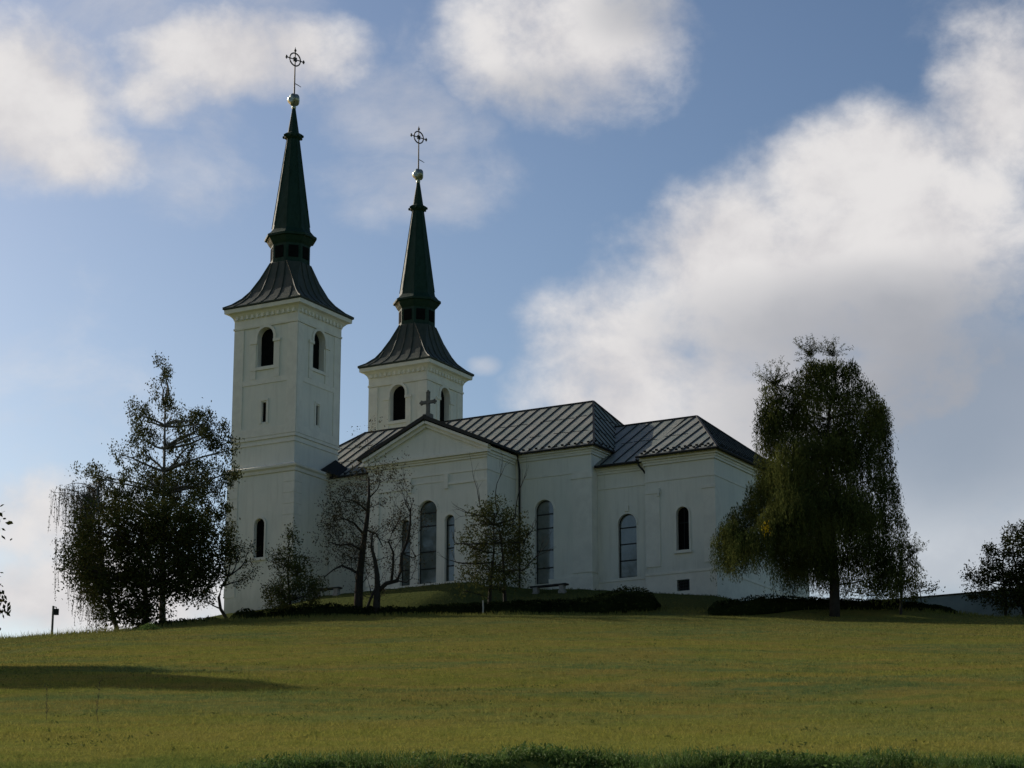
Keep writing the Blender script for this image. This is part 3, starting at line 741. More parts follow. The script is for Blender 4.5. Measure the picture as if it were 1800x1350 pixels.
tbox(r, t, BX0 + 0, BX0 + 1.05, -.05, .01, 27.35, 32.2); tbox(r, t, BX0 + .0, BX0 + 1.12, -.09, .01, 32.2, 32.42); tbox(r, t, BX0 + .9, BX0 + 1.05, -.13, .01, 32.0, 32.55)
tbox(r, t, CX1 - .8, CX1 + .05, -.05, .01, 27.35, 32.2); tbox(r, t, CX1 - .9, CX1 + .09, -.09, .01, 32.2, 32.42)
tbox(r, t, BX0 - .06, CX1 + .06, -.09, .01, 26.78, 26.95); 
for u0, u1, za, zb_ in ((BX0 - .05, 27.2, 23.6, 26.78), (28.1, CX1 + .05, 23.6, 26.78), (27.2, 28.1, 23.6, 25.62), (27.2, 28.1, 26.35, 26.78)): tbox(r, t, u0, u1, -.05, .01, za, zb_)
tbox(r, t, 27.02, 28.32, -.12, .02, 28.08, 28.24)
archivolt(r, t, 27.67, .46, 28.3, 31.15, .11, .045)
tec = face_T('E', CX1)
tbox(r, tec, BY0 + .012, BY1, -.09, .01, 26.78, 26.95); tbox(r, tec, BY0 + .012, BY1, -.05, .01, 23.6, 26.78)
tbox(r, tec, BY0 + .012, BY0 + .8, -.05, .01, 27.35, 32.2); tbox(r, tec, BY0 + .012, BY1, -.04, .01, 33.0, 33.12)
tbox(r, tr_, NX1 + .02, BX0, -.05, .01, 33.0, 33.1)
archivolt(r, tr_, 23.38, .68, 30.4, 31.2, .10, .04); tbox(r, tr_, 23.26, 23.5, -.09, .01, 31.35, 31.75)
tbox(r, tr_, NX1 + .02, BX0, -.09, .01, 26.72, 26.88); tbox(r, tr_, NX1 + .02, BX0, -.05, .01, 23.6, 26.72)
cb(r, 'cornice', M['trim'], choir)
CZ = 39.12; slope = (CZ - 34.75) / (12.15 - 4.05)
K = dict(e0=(25.0 - .35, 4.05, 34.75), e1=(30.45, 4.05, 34.75), e2=(30.45, 20.25, 34.75), r1=(25.24, 12.15, CZ), r0=(17.5, 12.15, CZ), n0=(20.5, 20.25, 34.75))
rec = [(21.2, 4.55, 34.60), (24.65, 4.55, 34.60), (24.65, 12.15, CZ), (17.5, 12.15, CZ)]
bay = [K['e0'], K['e1'], K['r1'], (24.65, 12.15, CZ)]
easth = [K['e1'], K['e2'], K['r1']]; northh = [K['e2'], K['n0'], K['r0'], K['r1']]
mb = MB()
for pl in (rec, bay, easth, northh): mb.slab(pl, .10)
croof = cb(mb, 'choir_roof', M['roof'], church)
mb = MB()
for pl in (rec, bay, easth): seam_lines(mb, pl, None, .93, phase=.5)
for pl in (bay, easth): lap_and_guards(mb, pl, RR, laps=1, guard_rows=(.4, .9), step=.42)
lap_and_guards(mb, rec, RR, laps=1, guard_rows=())
for a, b in (('r0', 'r1'), ('r1', 'e1'), ('r1', 'e2')): mb.bar(Vector(K[a]) + Vector((0, 0, .04)), Vector(K[b]) + Vector((0, 0, .04)), .14, .10)
cb(mb, 'roof_seam', M['seam'], croof)
for ga, gb in (((24.6, 3.94, 34.68), (30.52, 3.94, 34.68)), ((30.56, 3.94, 34.68), (30.56, 20.3, 34.68)), ((21.3, 4.44, 34.5), (24.8, 4.44, 34.5))):
    gt = MB(); gutter(gt, ga, gb); cb(gt, 'gutter', M['dark'], croof)
dp = MB(); dp.tube([(15.72, 3.76, 35.8), (15.72, 3.98, 35.2), (15.72, 4.08, 34.8), (15.72, 4.08, 26.4)], .075, 8); cb(dp, 'downpipe', M['dark'], church)
dp = MB(); dp.tube([(24.55, 4.1, 34.6), (24.65, 4.3, 34.2), (24.9, 4.45, 33.85), (24.93, 4.62, 33.7)], .07, 8)
cb(dp, 'downpipe', M['dark'], church)

# ------------------------------------------------------------ vegetation builders
def quads(C, A, B):
    """rhombic leaves: centres C, half axes A (length) and B (width)"""
    n = len(C); V = np.stack([C - A, C + B * .9 - A * .1, C + A, C - B * .9 - A * .1], 1).reshape(-1, 3)
    return V, np.arange(4 * n, dtype=np.int32).reshape(-1, 4)
def unit(v): return v / (np.linalg.norm(v, axis=-1, keepdims=True) + 1e-9)
def random_leaves(C, size, hang=0.0, aspect=.55, r=rng):
    n = len(C); d = r.normal(size=(n, 3)); d[:, 2] -= hang * 2.5; d = unit(d)
    s = unit(np.cross(d, r.normal(size=(n, 3)))); L = size * r.uniform(.6, 1.25, (n, 1))
    return quads(C, d * L / 2, s * L * aspect / 2)
def in_ellipsoid(n, r=rng, shell=.0):
    p = unit(r.normal(size=(n, 3))); return p * (r.uniform(shell ** 3, 1, (n, 1)) ** (1 / 3))
def limb(mb, a, b, r0, r1, bend=.12, seg=6, R=None, n=6, sag=0.0):
    R = R or RR; a = Vector(a); b = Vector(b); L = (b - a).length
    off = Vector((R.uniform(-1, 1), R.uniform(-1, 1), R.uniform(-.4, .4))) * L * bend
    off2 = Vector((R.uniform(-1, 1), R.uniform(-1, 1), R.uniform(-.5, .5))) * L * bend * .5
    pts = []
    for i in range(seg + 1):
        t = i / seg; p = a.lerp(b, t) + off * math.sin(math.pi * t) + off2 * math.sin(2 * math.pi * t) + Vector((0, 0, sag * L * t * (1 - t)))
        pts.append(p)
    mb.tube(pts, [r0 + (r1 - r0) * (i / seg) for i in range(seg + 1)], n); return pts
def blob_tree(name, x, y, blobs, mat, bark, label, cat='tree', group=None, clump=.55, per=46, dens=1.0, size=.17, hang=.3,
              depth=None, trunk_r=.22, aspect=.55, seed=1, fork=.25, base_dx=0.0, twigs=True, spread=.5, trunks=None, lean=0.0, bare=()):
    R = random.Random(seed); nr = np.random.default_rng(seed); z = gz(x, y)
    root = empty(name, (x, y, z), 0, label=label, cat=cat, group=group)
    wm = MB(); leaves = []
    top = max(b[1] for b in blobs); spine = []
    trs = trunks or [(base_dx, 0.0)]
    mains = []
    for (bx, by) in trs:
        cxm = sum(b[0] for b in blobs) / len(blobs)
        pts = limb(wm, (bx, by, -.3), (cxm * .7 + bx * .3 + lean, by * 1.5, top * .86), trunk_r, trunk_r * .18, .05, 10, R, 8)
        mains.append(pts)
    for b in blobs:
        dx, dzz, rx, rz = b[:4]; dep = b[4] if len(b) > 4 else R.uniform(-1, 1) * (depth or 1.2)
        ry = (rx + rz) / 2 * 1.05
        c = Vector((dx, dep, dzz))
        main = min(mains, key=lambda m: min((q - c).length for q in m))
        cand = [q for q in main if q.z < dzz - .25 * abs(dx - q.x)] or [main[1]]
        st = cand[-1]
        li = limb(wm, st, c + Vector((0, 0, -rz * .3)), max(.03, trunk_r * (.22 + .25 * (rx + rz) / 3)), .025, .12, 7, R)
        ncl = max(3, int(dens * rx * ry * rz * 4.19 / (clump ** 3 * 1.6)))
        cl = in_ellipsoid(ncl, nr, .35) * np.array([rx, ry, rz]) + np.array(c)
        if twigs:
            for q in cl[:: 2]: limb(wm, li[R.randrange(2, len(li))], q, .022, .008, .15, 4, R, 4)
        for q in cl:
            k = int(per * nr.uniform(.5, 1.3)); s_ = clump * nr.uniform(.6, 1.2)
            P_ = q + nr.normal(size=(k, 3)) * s_ * np.array([spread, spread, spread * (1 + hang * .5)])
            leaves.append(P_)
    for s_, d, L in bare:
        m_ = mains[0]; bare_twigs(wm, s_, d, L, .05, 2, R, .35, .1); limb(wm, min(m_, key=lambda q: (q - Vector(s_)).length), s_, .06, .045, .05, 4, R, 5)
    wood = wm.build('trunk', bark, root, True)
    V_, F_ = random_leaves(np.concatenate(leaves), size, hang, aspect, nr)
    link_mesh('crown', np_mesh('crown', V_, F_), mat, root)
    return root
def strands(starts, lens, leaf, step, nr, out=.25, width=.28, jitter=.03):
    """hanging whips: returns leaf centres/axes and the whip polylines"""
    C = []; A = []; lines = []
    for s_, L in zip(starts, lens):
        n = max(4, int(L / step)); t = np.linspace(0, 1, n)
        dr = nr.normal(size=2) * out
        rise = .10 * L
        x = s_[0] + dr[0] * np.sqrt(t) * min(L, 2.0) * .45; y = s_[1] + dr[1] * np.sqrt(t) * min(L, 2.0) * .45
        z = s_[2] + rise * np.sin(np.minimum(t * 4, math.pi)) * .4 - L * t ** 1.25
        x = x + nr.normal() * .05 * np.sin(t * 7 + nr.uniform(0, 6))
        p = np.stack([x, y, z], 1); C.append(p + nr.normal(size=p.shape) * jitter)
        d = np.gradient(p, axis=0); A.append(unit(d) + nr.normal(size=p.shape) * .35); lines.append(p[:: max(1, n // 5)])
    C = np.concatenate(C); A = unit(np.concatenate(A)); s_ = unit(np.cross(A, nr.normal(size=A.shape)))
    L = leaf * nr.uniform(.6, 1.2, (len(C), 1))
    return quads(C, A * L / 2, s_ * L * width / 2), lines
def bare_twigs(mb, start, d, L, r, lvl, R, gnarl=.35, up=.15, split=(2, 3), ang=.75):
    """gnarled bare branching"""
    p = Vector(start); d = Vector(d).normalized(); seg = 4; pts = [p.copy()]; rs = [r]; tips = []
    for i in range(seg):
        d = (d + Vector((R.uniform(-1, 1), R.uniform(-1, 1), R.uniform(-1, 1))) * gnarl * .6 + Vector((0, 0, up * .5))).normalized()
        p = p + d * L / seg; pts.append(p.copy()); rs.append(r * (1 - .45 * (i + 1) / seg))
    mb.tube(pts, rs, 7 if r > .05 else 4); tips.append(p.copy())
    if lvl > 0:
        for k in range(R.randint(*split)):
            q = pts[R.randint(2, seg)] if k else pts[-1]
            nd = (d + Vector((R.uniform(-1, 1), R.uniform(-1, 1), R.uniform(-.6, 1))) * ang).normalized()
            tips += bare_twigs(mb, q, nd, L * R.uniform(.55, .8), rs[-1] * .8, lvl - 1, R, gnarl, up, split, ang)
    return tips
def leafage(points, spread, per, size, nr, hang=.1, aspect=.6):
    P_ = np.concatenate([np.array(p)[None, :] + nr.normal(size=(per, 3)) * spread for p in points])
    return random_leaves(P_, size, hang, aspect, nr)

# ------------------------------------------------------------ trees on the left
blob_tree('birch_tree', -22.15, 148.6, [(-0.6, 16.5, 0.75, 0.7), (-.7, 15.5, .9, .8), (0.2, 14.8, 1.1, .8), (-1.9, 14.5, 1.1, .9), (1.9, 14.5, 1.0, .9), (-0.64, 17.8, 0.4, 0.4), (1.1, 9.2, 1.6, 1.2), (3.3, 8.0, 1.0, 1.1), (3.9, 6.6, .8, 1.0), (-3.6, 8.2, 1.3, 1.2), (-2.6, 13.4, .7, .8), (3.0, 13.3, .7, .9), (-4.6, 9.2, .8, .9), (3.6, 12.0, .8, .9), (2.2, 14.2, .8, .8), (3.1, 13.5, .8, .9), (3.9, 12.2, .7, .9), (3.9, 10.4, .7, 1.0), (-5.3, 10.6, .6, .7), (-1.6, 12.6, .9, .9), (-0.65, 17.25, 0.5, 0.85), (-0.67, 15.72, 0.68, 0.92), (-0.01, 14.88, 0.7, 0.84), (-1.84, 14.5, 0.85, .9), (1.47, 14.6, 0.7, 0.8), (2.53, 14.04, 0.45, 0.8), (-0.31, 13.17, 1.5, 1.1), (1.91, 12.6, 1.3, 1.1), (-3.14, 12.03, 0.6, 0.8), (-2.07, 11.09, 1.2, 1.2), (-4.82, 11.0, 0.75, 0.85), (-3.85, 9.9, 1.1, 1.0), (0.51, 10.71, 2.3, 1.6), (-1.61, 8.84, 2.5, 1.5), (2.71, 10.5, .9, 1.5), (2.42, 8.46, 1.5, 1.4), (4.34, 11.2, 0.45, 0.6), (3.7, 9.6, .5, .6), (0.28, 6.97, 2.7, 1.4), (-2.6, 6.5, 1.6, 1.3)],
          M['birch'], M['bark_b'], 'tall airy birch with an uneven pointed crown, left of the near bell tower', cat='birch', clump=.50, per=74, dens=.46, size=.17, hang=.7, depth=1.8, trunk_r=.24, seed=11, spread=.40, lean=-.55)
blob_tree('broadleaf_tree', -22.29, 141.5, [(-3.03, 6.3, 1.4, 1.3), (-0.97, 6.7, 1.9, 1.3), (1.82, 6.3, 2.0, 1.5), (3.9, 5.1, 1.2, 1.6), (-3.96, 4.0, 1.1, 1.6), (-1.88, 3.9, 2.2, 1.9), (1.24, 3.7, 2.5, 1.9), (3.2, 3.1, 1.8, 1.2), (-1.09, 1.6, 1.9, 1.1), (-3.0, 2.2, 1.1, 0.9), (0.14, 1.0, 1.6, 0.8), (-2.1, 1.3, 0.9, 0.8)],
          M['dleaf'], M['bark'], 'broad dark green leafy tree standing low in front of the tall birch', cat='tree', clump=.50, per=50, dens=.85, size=.21, hang=.15, depth=1.5, trunk_r=.25, seed=5, spread=.66)
def weeping_birch():
    nr = np.random.default_rng(21); R = random.Random(21); x, y = -24.3, 145.5
    root = empty('weeping_birch', (x, y, gz(x, y)), 0, label='thin weeping birch with nearly bare hanging twigs at the left edge of the tree group', cat='birch')
    wm = MB(); main = limb(wm, (0, 0, -.3), (-1.9, 0, 9.4), .16, .05, .06, 9, R, 7); st = []; ln = []
    for k in range(26):
        q = main[R.randint(4, 9)]; e = Vector((q.x - R.uniform(.2, 2.6), R.uniform(-1.6, 1.6), q.z + R.uniform(-.2, 1.3)))
        li = limb(wm, q, e, .04, .012, .08, 6, R, 5, sag=.35)
        for p in li[2:]:
            for _ in range(3): st.append(np.array(p) + nr.normal(size=3) * .12); ln.append(nr.uniform(.8, 3.4) * (1.3 if p.z < 8 else .9))
    for k in range(30):
        q = main[R.randint(2, 6)]; e = Vector((q.x - R.uniform(.6, 2.6), R.uniform(-1.5, 1.5), q.z + R.uniform(-.4, .8)))
        li = limb(wm, q, e, .035, .01, .1, 5, R, 4, sag=.3)
        for p in li[2:]: st.append(np.array(p)); ln.append(min(nr.uniform(.8, 2.6), max(.5, p.z - .6)))
    (V_, F_), lines = strands(st, ln, .12, .085, nr, .22, .55, .05)
    for l_ in lines: wm.tube([Vector(p) for p in l_], .011, 3)
    wm.build('trunk', M['bark_b'], root, True); link_mesh('crown', np_mesh('crown', V_, F_), M['brown'], root)
weeping_birch()
def crooked():
    nr = np.random.default_rng(3); R = random.Random(9); x, y = -17.6, 143.0
    root = empty('crooked_tree', (x, y, gz(x, y)), 0, label='small crooked tree with a bare curved trunk at the foot of the near bell tower', cat='tree')
    wm = MB(); pts = [Vector(p) for p in ((.5, 0, -.3), (.15, 0, .35), (-.25, 0, 1.0), (-.38, 0, 1.7), (-.2, 0, 2.4), (.15, 0, 3.0))]
    wm.tube(pts, [.13, .11, .10, .09, .08, .06], 8); tips = []
    for d in ((1, 0, .5), (-1, .2, .6), (.2, -.3, 1), (.9, .4, .1), (-.6, -.4, .9), (1.2, 0, .9)): tips += bare_twigs(wm, pts[-1 if d[2] > .4 else -2], d, R.uniform(1.0, 1.5), .055, 2, R, .4, .1)
    tips += bare_twigs(wm, pts[2], (-.8, 0, .5), .9, .05, 2, R)
    V_, F_ = leafage(tips, .22, 26, .14, nr)
    wm.build('trunk', M['bark'], root, True); link_mesh('crown', np_mesh('crown', V_, F_), M['dleaf'], root)
crooked()
# tree standing just off the left edge; its crown reaches into view and its shadow lies over the meadow
blob_tree('roadside_tree', -26.0, 76.5, [(0, 8.4, 2.2, 1.4), (-1.8, 7.2, 2.6, 1.8), (2.0, 7.0, 2.6, 1.7), (0, 5.4, 3.4, 1.9), (3.1, 5.0, 2.2, 1.5), (-3, 5.0, 2.2, 1.5), (0, 3.7, 3.2, 1.3), (4.2, 3.4, 1.7, 1.2),
                                         (0, 5.4, 3.0, 1.8, -3.8), (-2, 4.5, 2.6, 1.6, -3.4), (1, 6.4, 2.4, 1.6, 3.4), (2, 4.2, 2.2, 1.4, -4.2), (-1, 7.2, 2.0, 1.3, -2.4), (-4.2, 6.2, 2.0, 1.5, 1), (5.9, 4.3, 1.3, .6, 0), (8.3, 4.7, .75, .3, 0), (8.4, 3.5, .8, .35, .2), (8.5, 2.5, .9, .35, -.2), (8.2, 1.7, .9, .4, 0)],
          M['dleaf'], M['bark'], 'tree at the left edge of the picture whose branch tips reach in above the meadow', cat='tree', clump=.5, per=80, dens=1.7, size=.23, hang=.2, depth=3.8, trunk_r=.28, seed=31)

# ------------------------------------------------------------ trees in front of the church
blob_tree('young_tree', -13.38, 141.2, [(-0.06, 5.5, 0.22, 0.5), (-0.18, 4.6, 0.55, 0.7), (-0.43, 3.5, 1.0, 0.8), (0.45, 2.95, 1.0, 0.9), (-1.08, 1.95, 0.8, 0.7), (0.31, 1.5, 1.7, 0.9), (1.51, 1.8, 0.6, 0.65), (-0.36, 0.8, 1.4, 0.6)],
          M['yshrub'], M['bark'], 'small bushy tree with yellowing top leaves in front of the near bell tower', cat='tree', clump=.40, per=42, dens=.85, size=.16, hang=.1, spread=.62, depth=.7, trunk_r=.10, seed=14)
def fruit_tree(x, y, paths, twig_starts, label, leaf_pts, seed, leafper=26, r0=.3, levels=2, gnarl=.4):
    nr = np.random.default_rng(seed); R = random.Random(seed)
    root = empty('fruit_tree', (x, y, gz(x, y)), 0, label=label, cat='fruit tree')
    wm = MB(); tips = []
    for pts, ra, rb in paths:
        P_ = [Vector((p[0], p[2] if len(p) > 2 else 0, p[1])) for p in pts]
        wm.tube(P_, [ra + (rb - ra) * i / (len(P_) - 1) for i in range(len(P_))], 8)
        for i in range(1, len(P_)):
            for _ in range(2 if i > 1 else 0):
                q = P_[i - 1].lerp(P_[i], R.random())
                dd_ = Vector((R.uniform(-1, 1), R.uniform(-1, 1), R.uniform(.0, 1)))
                tips += bare_twigs(wm, q, dd_, R.uniform(.7, 1.6), max(.022, rb * .55), levels, R, gnarl, .12)
    for (sx, sz, dx, dz_, L, r_) in twig_starts: tips += bare_twigs(wm, (sx, 0, sz), (dx, R.uniform(-.4, .4), dz_), L, r_, levels, R, gnarl, .1)
    wm.build('trunk', M['bark'], root, True)
    pts = [tips[i] for i in range(0, len(tips), 2)] + [Vector((a + R.gauss(0, .5), R.gauss(0, .6), b + R.gauss(0, .4))) for a, b in leaf_pts for _ in range(7)]
    V_, F_ = leafage(pts, .2, leafper, .13, nr); link_mesh('crown', np_mesh('crown', V_, F_), M['brown'], root)
    return root
fruit_tree(-9.3, 142.0, [([(-.05, -.3), (-.05, 1.2), (.0, 2.6), (.12, 3.8), (.25, 5.0), (.42, 6.3), (.5, 7.6), (.45, 8.8)], .30, .06),
                         ([(.0, 2.7), (-.5, 3.0), (-1.1, 3.25), (-1.6, 3.0), (-2.2, 2.5)], .09, .03),
                         ([(.1, 4.2), (-.6, 4.6), (-1.2, 4.5), (-1.9, 4.7)], .08, .03), ([(.2, 5.2), (-.4, 5.9), (-1.1, 6.2), (-1.7, 6.0)], .08, .03),
                         ([(.4, 6.6), (-.2, 7.2), (-.9, 7.4), (-1.2, 7.9)], .06, .02), ([(.3, 5.5), (1.0, 5.2), (1.4, 4.4)], .06, .03), ([(.45, 7.4), (1.0, 8.0), (1.2, 8.6)], .05, .02)],
           [], 'old fruit tree with sparse brown leaves, its straight trunk left of the forked one', [(-.36, 6.9), (-1.2, 6.2), (-1.5, 5.1), (-.5, 4.4), (-1.5, 4.0), (.3, 3.1), (.6, 8.3), (-.9, 5.3), (-1.9, 4.6), (-.9, 6.3), (-.6, 3.6), (0, 5.4), (.4, 4.2), (-1.3, 3.4)], 41, 13, levels=3)
fruit_tree(-8.2, 141.0, [([(0, -.3), (.02, .8), (.06, 1.7), (.02, 2.6), (-.1, 3.4), (-.35, 4.3), (-.3, 5.2)], .25, .05),
                         ([(.08, 1.55), (.6, 2.05), (1.25, 2.2), (1.45, 2.8), (1.5, 3.8), (1.85, 4.7), (2.0, 5.7), (2.0, 6.6), (2.2, 7.2)], .15, .04),
                         ([(.9, 2.15), (.98, 3.0), (1.0, 3.9), (.7, 4.6), (.95, 5.3), (1.3, 5.9)], .09, .03),
                         ([(-.7, .1), (-.35, 1.1), (.05, 2.0)], .09, .07), ([(2.0, 6.4), (1.75, 6.9), (1.6, 7.3)], .045, .02), ([(1.5, 3.9), (2.2, 3.6), (2.7, 3.9)], .045, .02), ([(1.3, 2.2), (1.8, 2.1), (2.2, 2.4)], .05, .02)],
           [], 'nearly bare forked fruit tree with a thick limb bending right, before the transept windows', [], 43, 10)
tr3 = blob_tree('garden_tree', -1.3, 141.2, [(0.26, 6.5, 1.0, 0.8), (-0.7, 6.0, 0.9, 0.8), (1.45, 6.0, 0.8, 0.9), (0.27, 4.9, 1.6, 1.1), (-1.3, 4.6, 0.85, 0.9), (1.75, 4.5, 1.0, 1.1), (0.1, 3.3, 1.6, 1.1), (-1.1, 2.7, 0.9, 0.8), (1.6, 2.8, 1.1, 0.9), (0.3, 1.9, 1.4, 0.6), (-1.5, 1.7, .6, .5), (2.3, 5.3, .35, .5)],
          M['yshrub'], M['bark'], 'rounded leafy tree with bare top twigs, right of the pediment windows', cat='tree', clump=.42, per=40, dens=.62, size=.17, hang=.1, spread=.62, depth=.8, trunk_r=.14, seed=17, trunks=[(-.05, 0), (.95, .2)], bare=((( -.35, 0, 6.0), (-.25, 0, 1), 1.9), ((-.35, 0, 6.1), (-.8, 0, .25), 1.3), ((.4, 0, 6.4), (-.1, 0, 1), 1.8), ((1.5, 0, 6.0), (.15, .1, 1), 1.8), ((2.0, 0, 4.5), (.7, 0, 1), 1.0), ((2.0, 0, 2.8), (.7, 0, .6), 1.5), ((-1.2, 0, 3.2), (-1, 0, .2), 1.2), ((-1.4, 0, 4.4), (-1, 0, .3), .8)))
# ------------------------------------------------------------ the willow
def willow(name, x, y, blobs, label, seed, trunk_r=.34, hmin=.9, dens=40, yellow=None, leaf=.19, depth=1.8, cat='willow', sprigs=()):
    nr = np.random.default_rng(seed); R = random.Random(seed)
    root = empty(name, (x, y, gz(x, y)), 0, label=label, cat=cat)
    wm = MB(); top = max(b[1] for b in blobs)
    main = limb(wm, (0, 0, -.3), (.2, 0, top * .85), trunk_r, .08, .03, 12, R, 10)
    st = []; ln = []; fill = []
    for b in blobs:
        dx, dz_, rx, rz = b; dep = R.uniform(-1, 1) * depth * (1 if rx > 1.2 else .5); ry = max(rx * .9, .5)
        c = Vector((dx, dep, dz_)); cand = [q for q in main if q.z < dz_ - .3] or [main[2]]
        limb(wm, cand[-1], c + Vector((0, 0, rz * .3)), max(.04, .06 * rx), .02, .1, 7, R, 5)
        n = int(dens * rx * ry * 3.1 + 12)
        p = in_ellipsoid(n, nr, .55); p[:, 2] = np.abs(p[:, 2]) * 1.0 - .35
        s_ = p * np.array([rx, ry, rz]) + np.array(c)
        for q in s_:
            L = nr.uniform(.6, 1.3) * max(rz * 1.3, hmin)
            L = min(L, max(.4, q[2] - (.45 if dx > 2 else 1.0 if dx < -1 else .5) - nr.uniform(0, .6)))
            st.append(q); ln.append(L)
        k = int(170 * rx * ry * rz)
        fill.append(in_ellipsoid(k, nr) * np.array([rx, ry, rz]) * .85 + np.array(c))
    (V1, F1), lines = strands(st, ln, leaf, .075, nr, .22, .26, .06)
    V2, F2 = random_leaves(np.concatenate(fill), .24, 1.2, .35, nr)
    tips = []
    for (sx, sz, n, L) in sprigs:
        m_ = min([q for q in main if q.z < sz - .9], key=lambda q: abs(q.x - sx) * .5 + (sz - q.z)); pb = limb(wm, m_, (sx, 0, sz - .55), .05, .02, .08, 8, R, 5); tips += [np.array(q) + nr.normal(size=3) * .15 for q in pb[3:] for _ in range(5)]
        for k in range(n):
            a = R.gauss(0, .75); L_k = L * R.uniform(.55, 1.05); p = limb(wm, (sx, 0, sz - .6), (sx + math.sin(a) * L_k, R.uniform(-.5, .5), sz - .6 + math.cos(a) * L_k), .012, .005, .16, 6, R, 4)
            tips += [np.array(q) for q in p[1:]]
    parts = [(V1, F1), (V2, F2)]
    if tips: parts.append(leafage(tips, .07, 7, .15, nr, -.1, .3))
    off = 0; Vs = []; Fs = []
    for v, f in parts: Vs.append(v); Fs.append(f + off); off += len(v)
    wm.build('trunk', M['bark'], root, True)
    link_mesh('crown', np_mesh('crown', np.concatenate(Vs), np.concatenate(Fs)), M['willow'], root)
    if yellow:
        st = [np.array(yellow) + nr.normal(size=3) * np.array([.12, .1, .15]) for _ in range(9)]
        (V3, F3), _ = strands(st, [nr.uniform(.3, .8) for _ in st], .16, .07, nr, .15, .4, .05)
        o = link_mesh('yellow_leaves', np_mesh('yellow_leaves', V3, F3), M['wyellow'], root); o['label'] = 'small bright yellow spray of willow leaves'
    return root
willow('weeping_willow', 18.91, 137.0, [(-2.2, 13.5, 1.2, 1.1), (-1.4, 14.2, 1.0, .9), (2.2, 13.7, .9, 1.0), (-3.6, 12.0, .8, 1.2), (3.4, 12.4, .7, 1.1), (-4.1, 7.6, 1.0, 1.0), (-5.0, 6.3, 1.1, .9), (-5.8, 5.4, 1.0, .9), (-6.4, 4.6, .8, .9), (-6.3, 3.6, .8, .9), (-5.2, 4.6, 1.2, 1.0), (-3.1, 12.6, 1.0, 1.2), (-3.3, 10.6, 1.0, 1.4), (2.9, 12.0, .9, 1.2), (3.3, 11.6, .6, 1.0), (3.5, 9.4, .7, 1.4), (3.5, 7.6, .8, 1.3), (-3.5, 9.0, .9, 1.2), (.6, 15.2, 1.0, .9), (-.6, 15.3, .9, .8), (1.4, 14.9, .6, .9), (3.0, 12.9, .7, .9), (-3.3, 13.9, .8, .5), (-.9, 15.3, .45, .5), (.5, 15.3, .45, .5), (-3.2, 8.2, 1.3, 1.2), (-3.2, 5.4, 1.7, 1.2), (-5.6, 3.7, 1.0, .8), (-6.0, 5.1, .8, .6), (3.7, 5.6, .8, 1.0), (-1.2, 2.9, 1.8, .9), (-0.38, 14.8, 0.9, 0.8), (1.35, 14.8, 0.7, 0.9), (-3.67, 13.2, 0.6, 0.7), (-0.25, 13.4, 1.9, 1.2), (1.5, 13.2, 0.9, 1.2), (2.9, 12.7, 0.7, 1.1), (3.3, 12.3, .35, .9), (-1.84, 12.0, 2.0, 1.2), (1.57, 11.6, 2.0, 1.4), (-3.6, 12.1, 0.6, 1.0), (0.14, 10.1, 3.1, 1.7), (-2.27, 9.2, 1.5, 2.0), (3.2, 10.3, 0.7, 1.2), (-0.29, 7.6, 2.9, 2.0), (2.9, 7.9, 0.9, 1.3), (-4.3, 6.8, 1.1, 0.9), (-2.03, 6.2, 2.3, 1.9), (1.0, 5.9, 2.6, 1.9), (-5.8, 4.7, 0.9, 0.8), (-4.79, 4.0, 1.6, 1.1), (-1.6, 3.9, 2.3, 1.4), (1.9, 3.7, 1.8, 1.5), (3.3, 3.4, 1.0, 1.5), (2.8, 2.2, .9, .9)],
       'large dark weeping willow right of the church choir', 51, yellow=(-4.1, -2.6, 4.9),
       sprigs=((-3.1, 14.6, 34, 1.6), (-.95, 16.4, 22, 1.3), (.45, 16.4, 20, 1.3)), depth=2.0)
willow('young_willow', 22.9, 137.8, [(.3, 4.0, .8, .6), (.7, 2.9, .8, 1.0), (-.4, 2.6, .8, 1.0), (.3, 1.9, .9, .8)],
       'small arching willow-like tree at the right foot of the large weeping willow', 53, trunk_r=.09, dens=34, depth=.5, sprigs=((.2, 4.6, 14, 1.4), (.9, 4.2, 14, 1.3)))
blob_tree('shrub', 24.3, 139.6, [(-0.9, 1.9, 1.0, 0.7), (0.24, 1.5, 0.9, 0.5), (-0.31, 0.7, 1.4, 0.4), (1.2, 1.35, 0.32, 0.28)], M['willow'], M['bark'],
          'open leafy shrub against the sky, just right of the willow', cat='shrub', clump=.3, per=20, dens=.35, size=.15, hang=.0, depth=.5, trunk_r=.05, seed=61, trunks=[(-.5, 0), (.3, .2)])
blob_tree('shrub', 20.4, 139.2, [(0.5, 1.0, .9, .6), (1.6, 1.1, 1.0, .7), (-.6, 1.2, .6, .6)], M['willow'], M['bark'],
          'see-through shrub behind the willow trunk', cat='shrub', clump=.3, per=18, dens=.32, size=.15, hang=.0, depth=.5, trunk_r=.05, seed=62, trunks=[(0, 0), (1.3, .2)])
blob_tree('privet_tree', 29.6, 141.4, [(1.2, 5.4, 0.7, 0.6), (0.75, 4.25, 0.8, 0.9), (-0.66, 3.8, 0.7, 0.7), (-1.4, 2.8, 0.7, 0.6), (-0.19, 2.8, 1.1, .9), (-1.3, 1.8, .9, 0.6), (0.8, 2.1, 1.0, 1.2), (2.4, 4.8, 1.2, 1.2), (2.6, 2.6, 1.4, 1.5), (.2, 1.1, 1.3, .8), (1.8, 1.0, 1.2, .8), (1.5, 3.6, 1.0, .9)],
          M['dleaf'], M['bark'], 'leafy tree at the right edge of the picture beside the low wall', cat='tree', clump=.38, per=44, dens=.85, size=.17, hang=.0, depth=.8, trunk_r=.12, seed=71, trunks=[(.2, 0), (1.6, .2)])

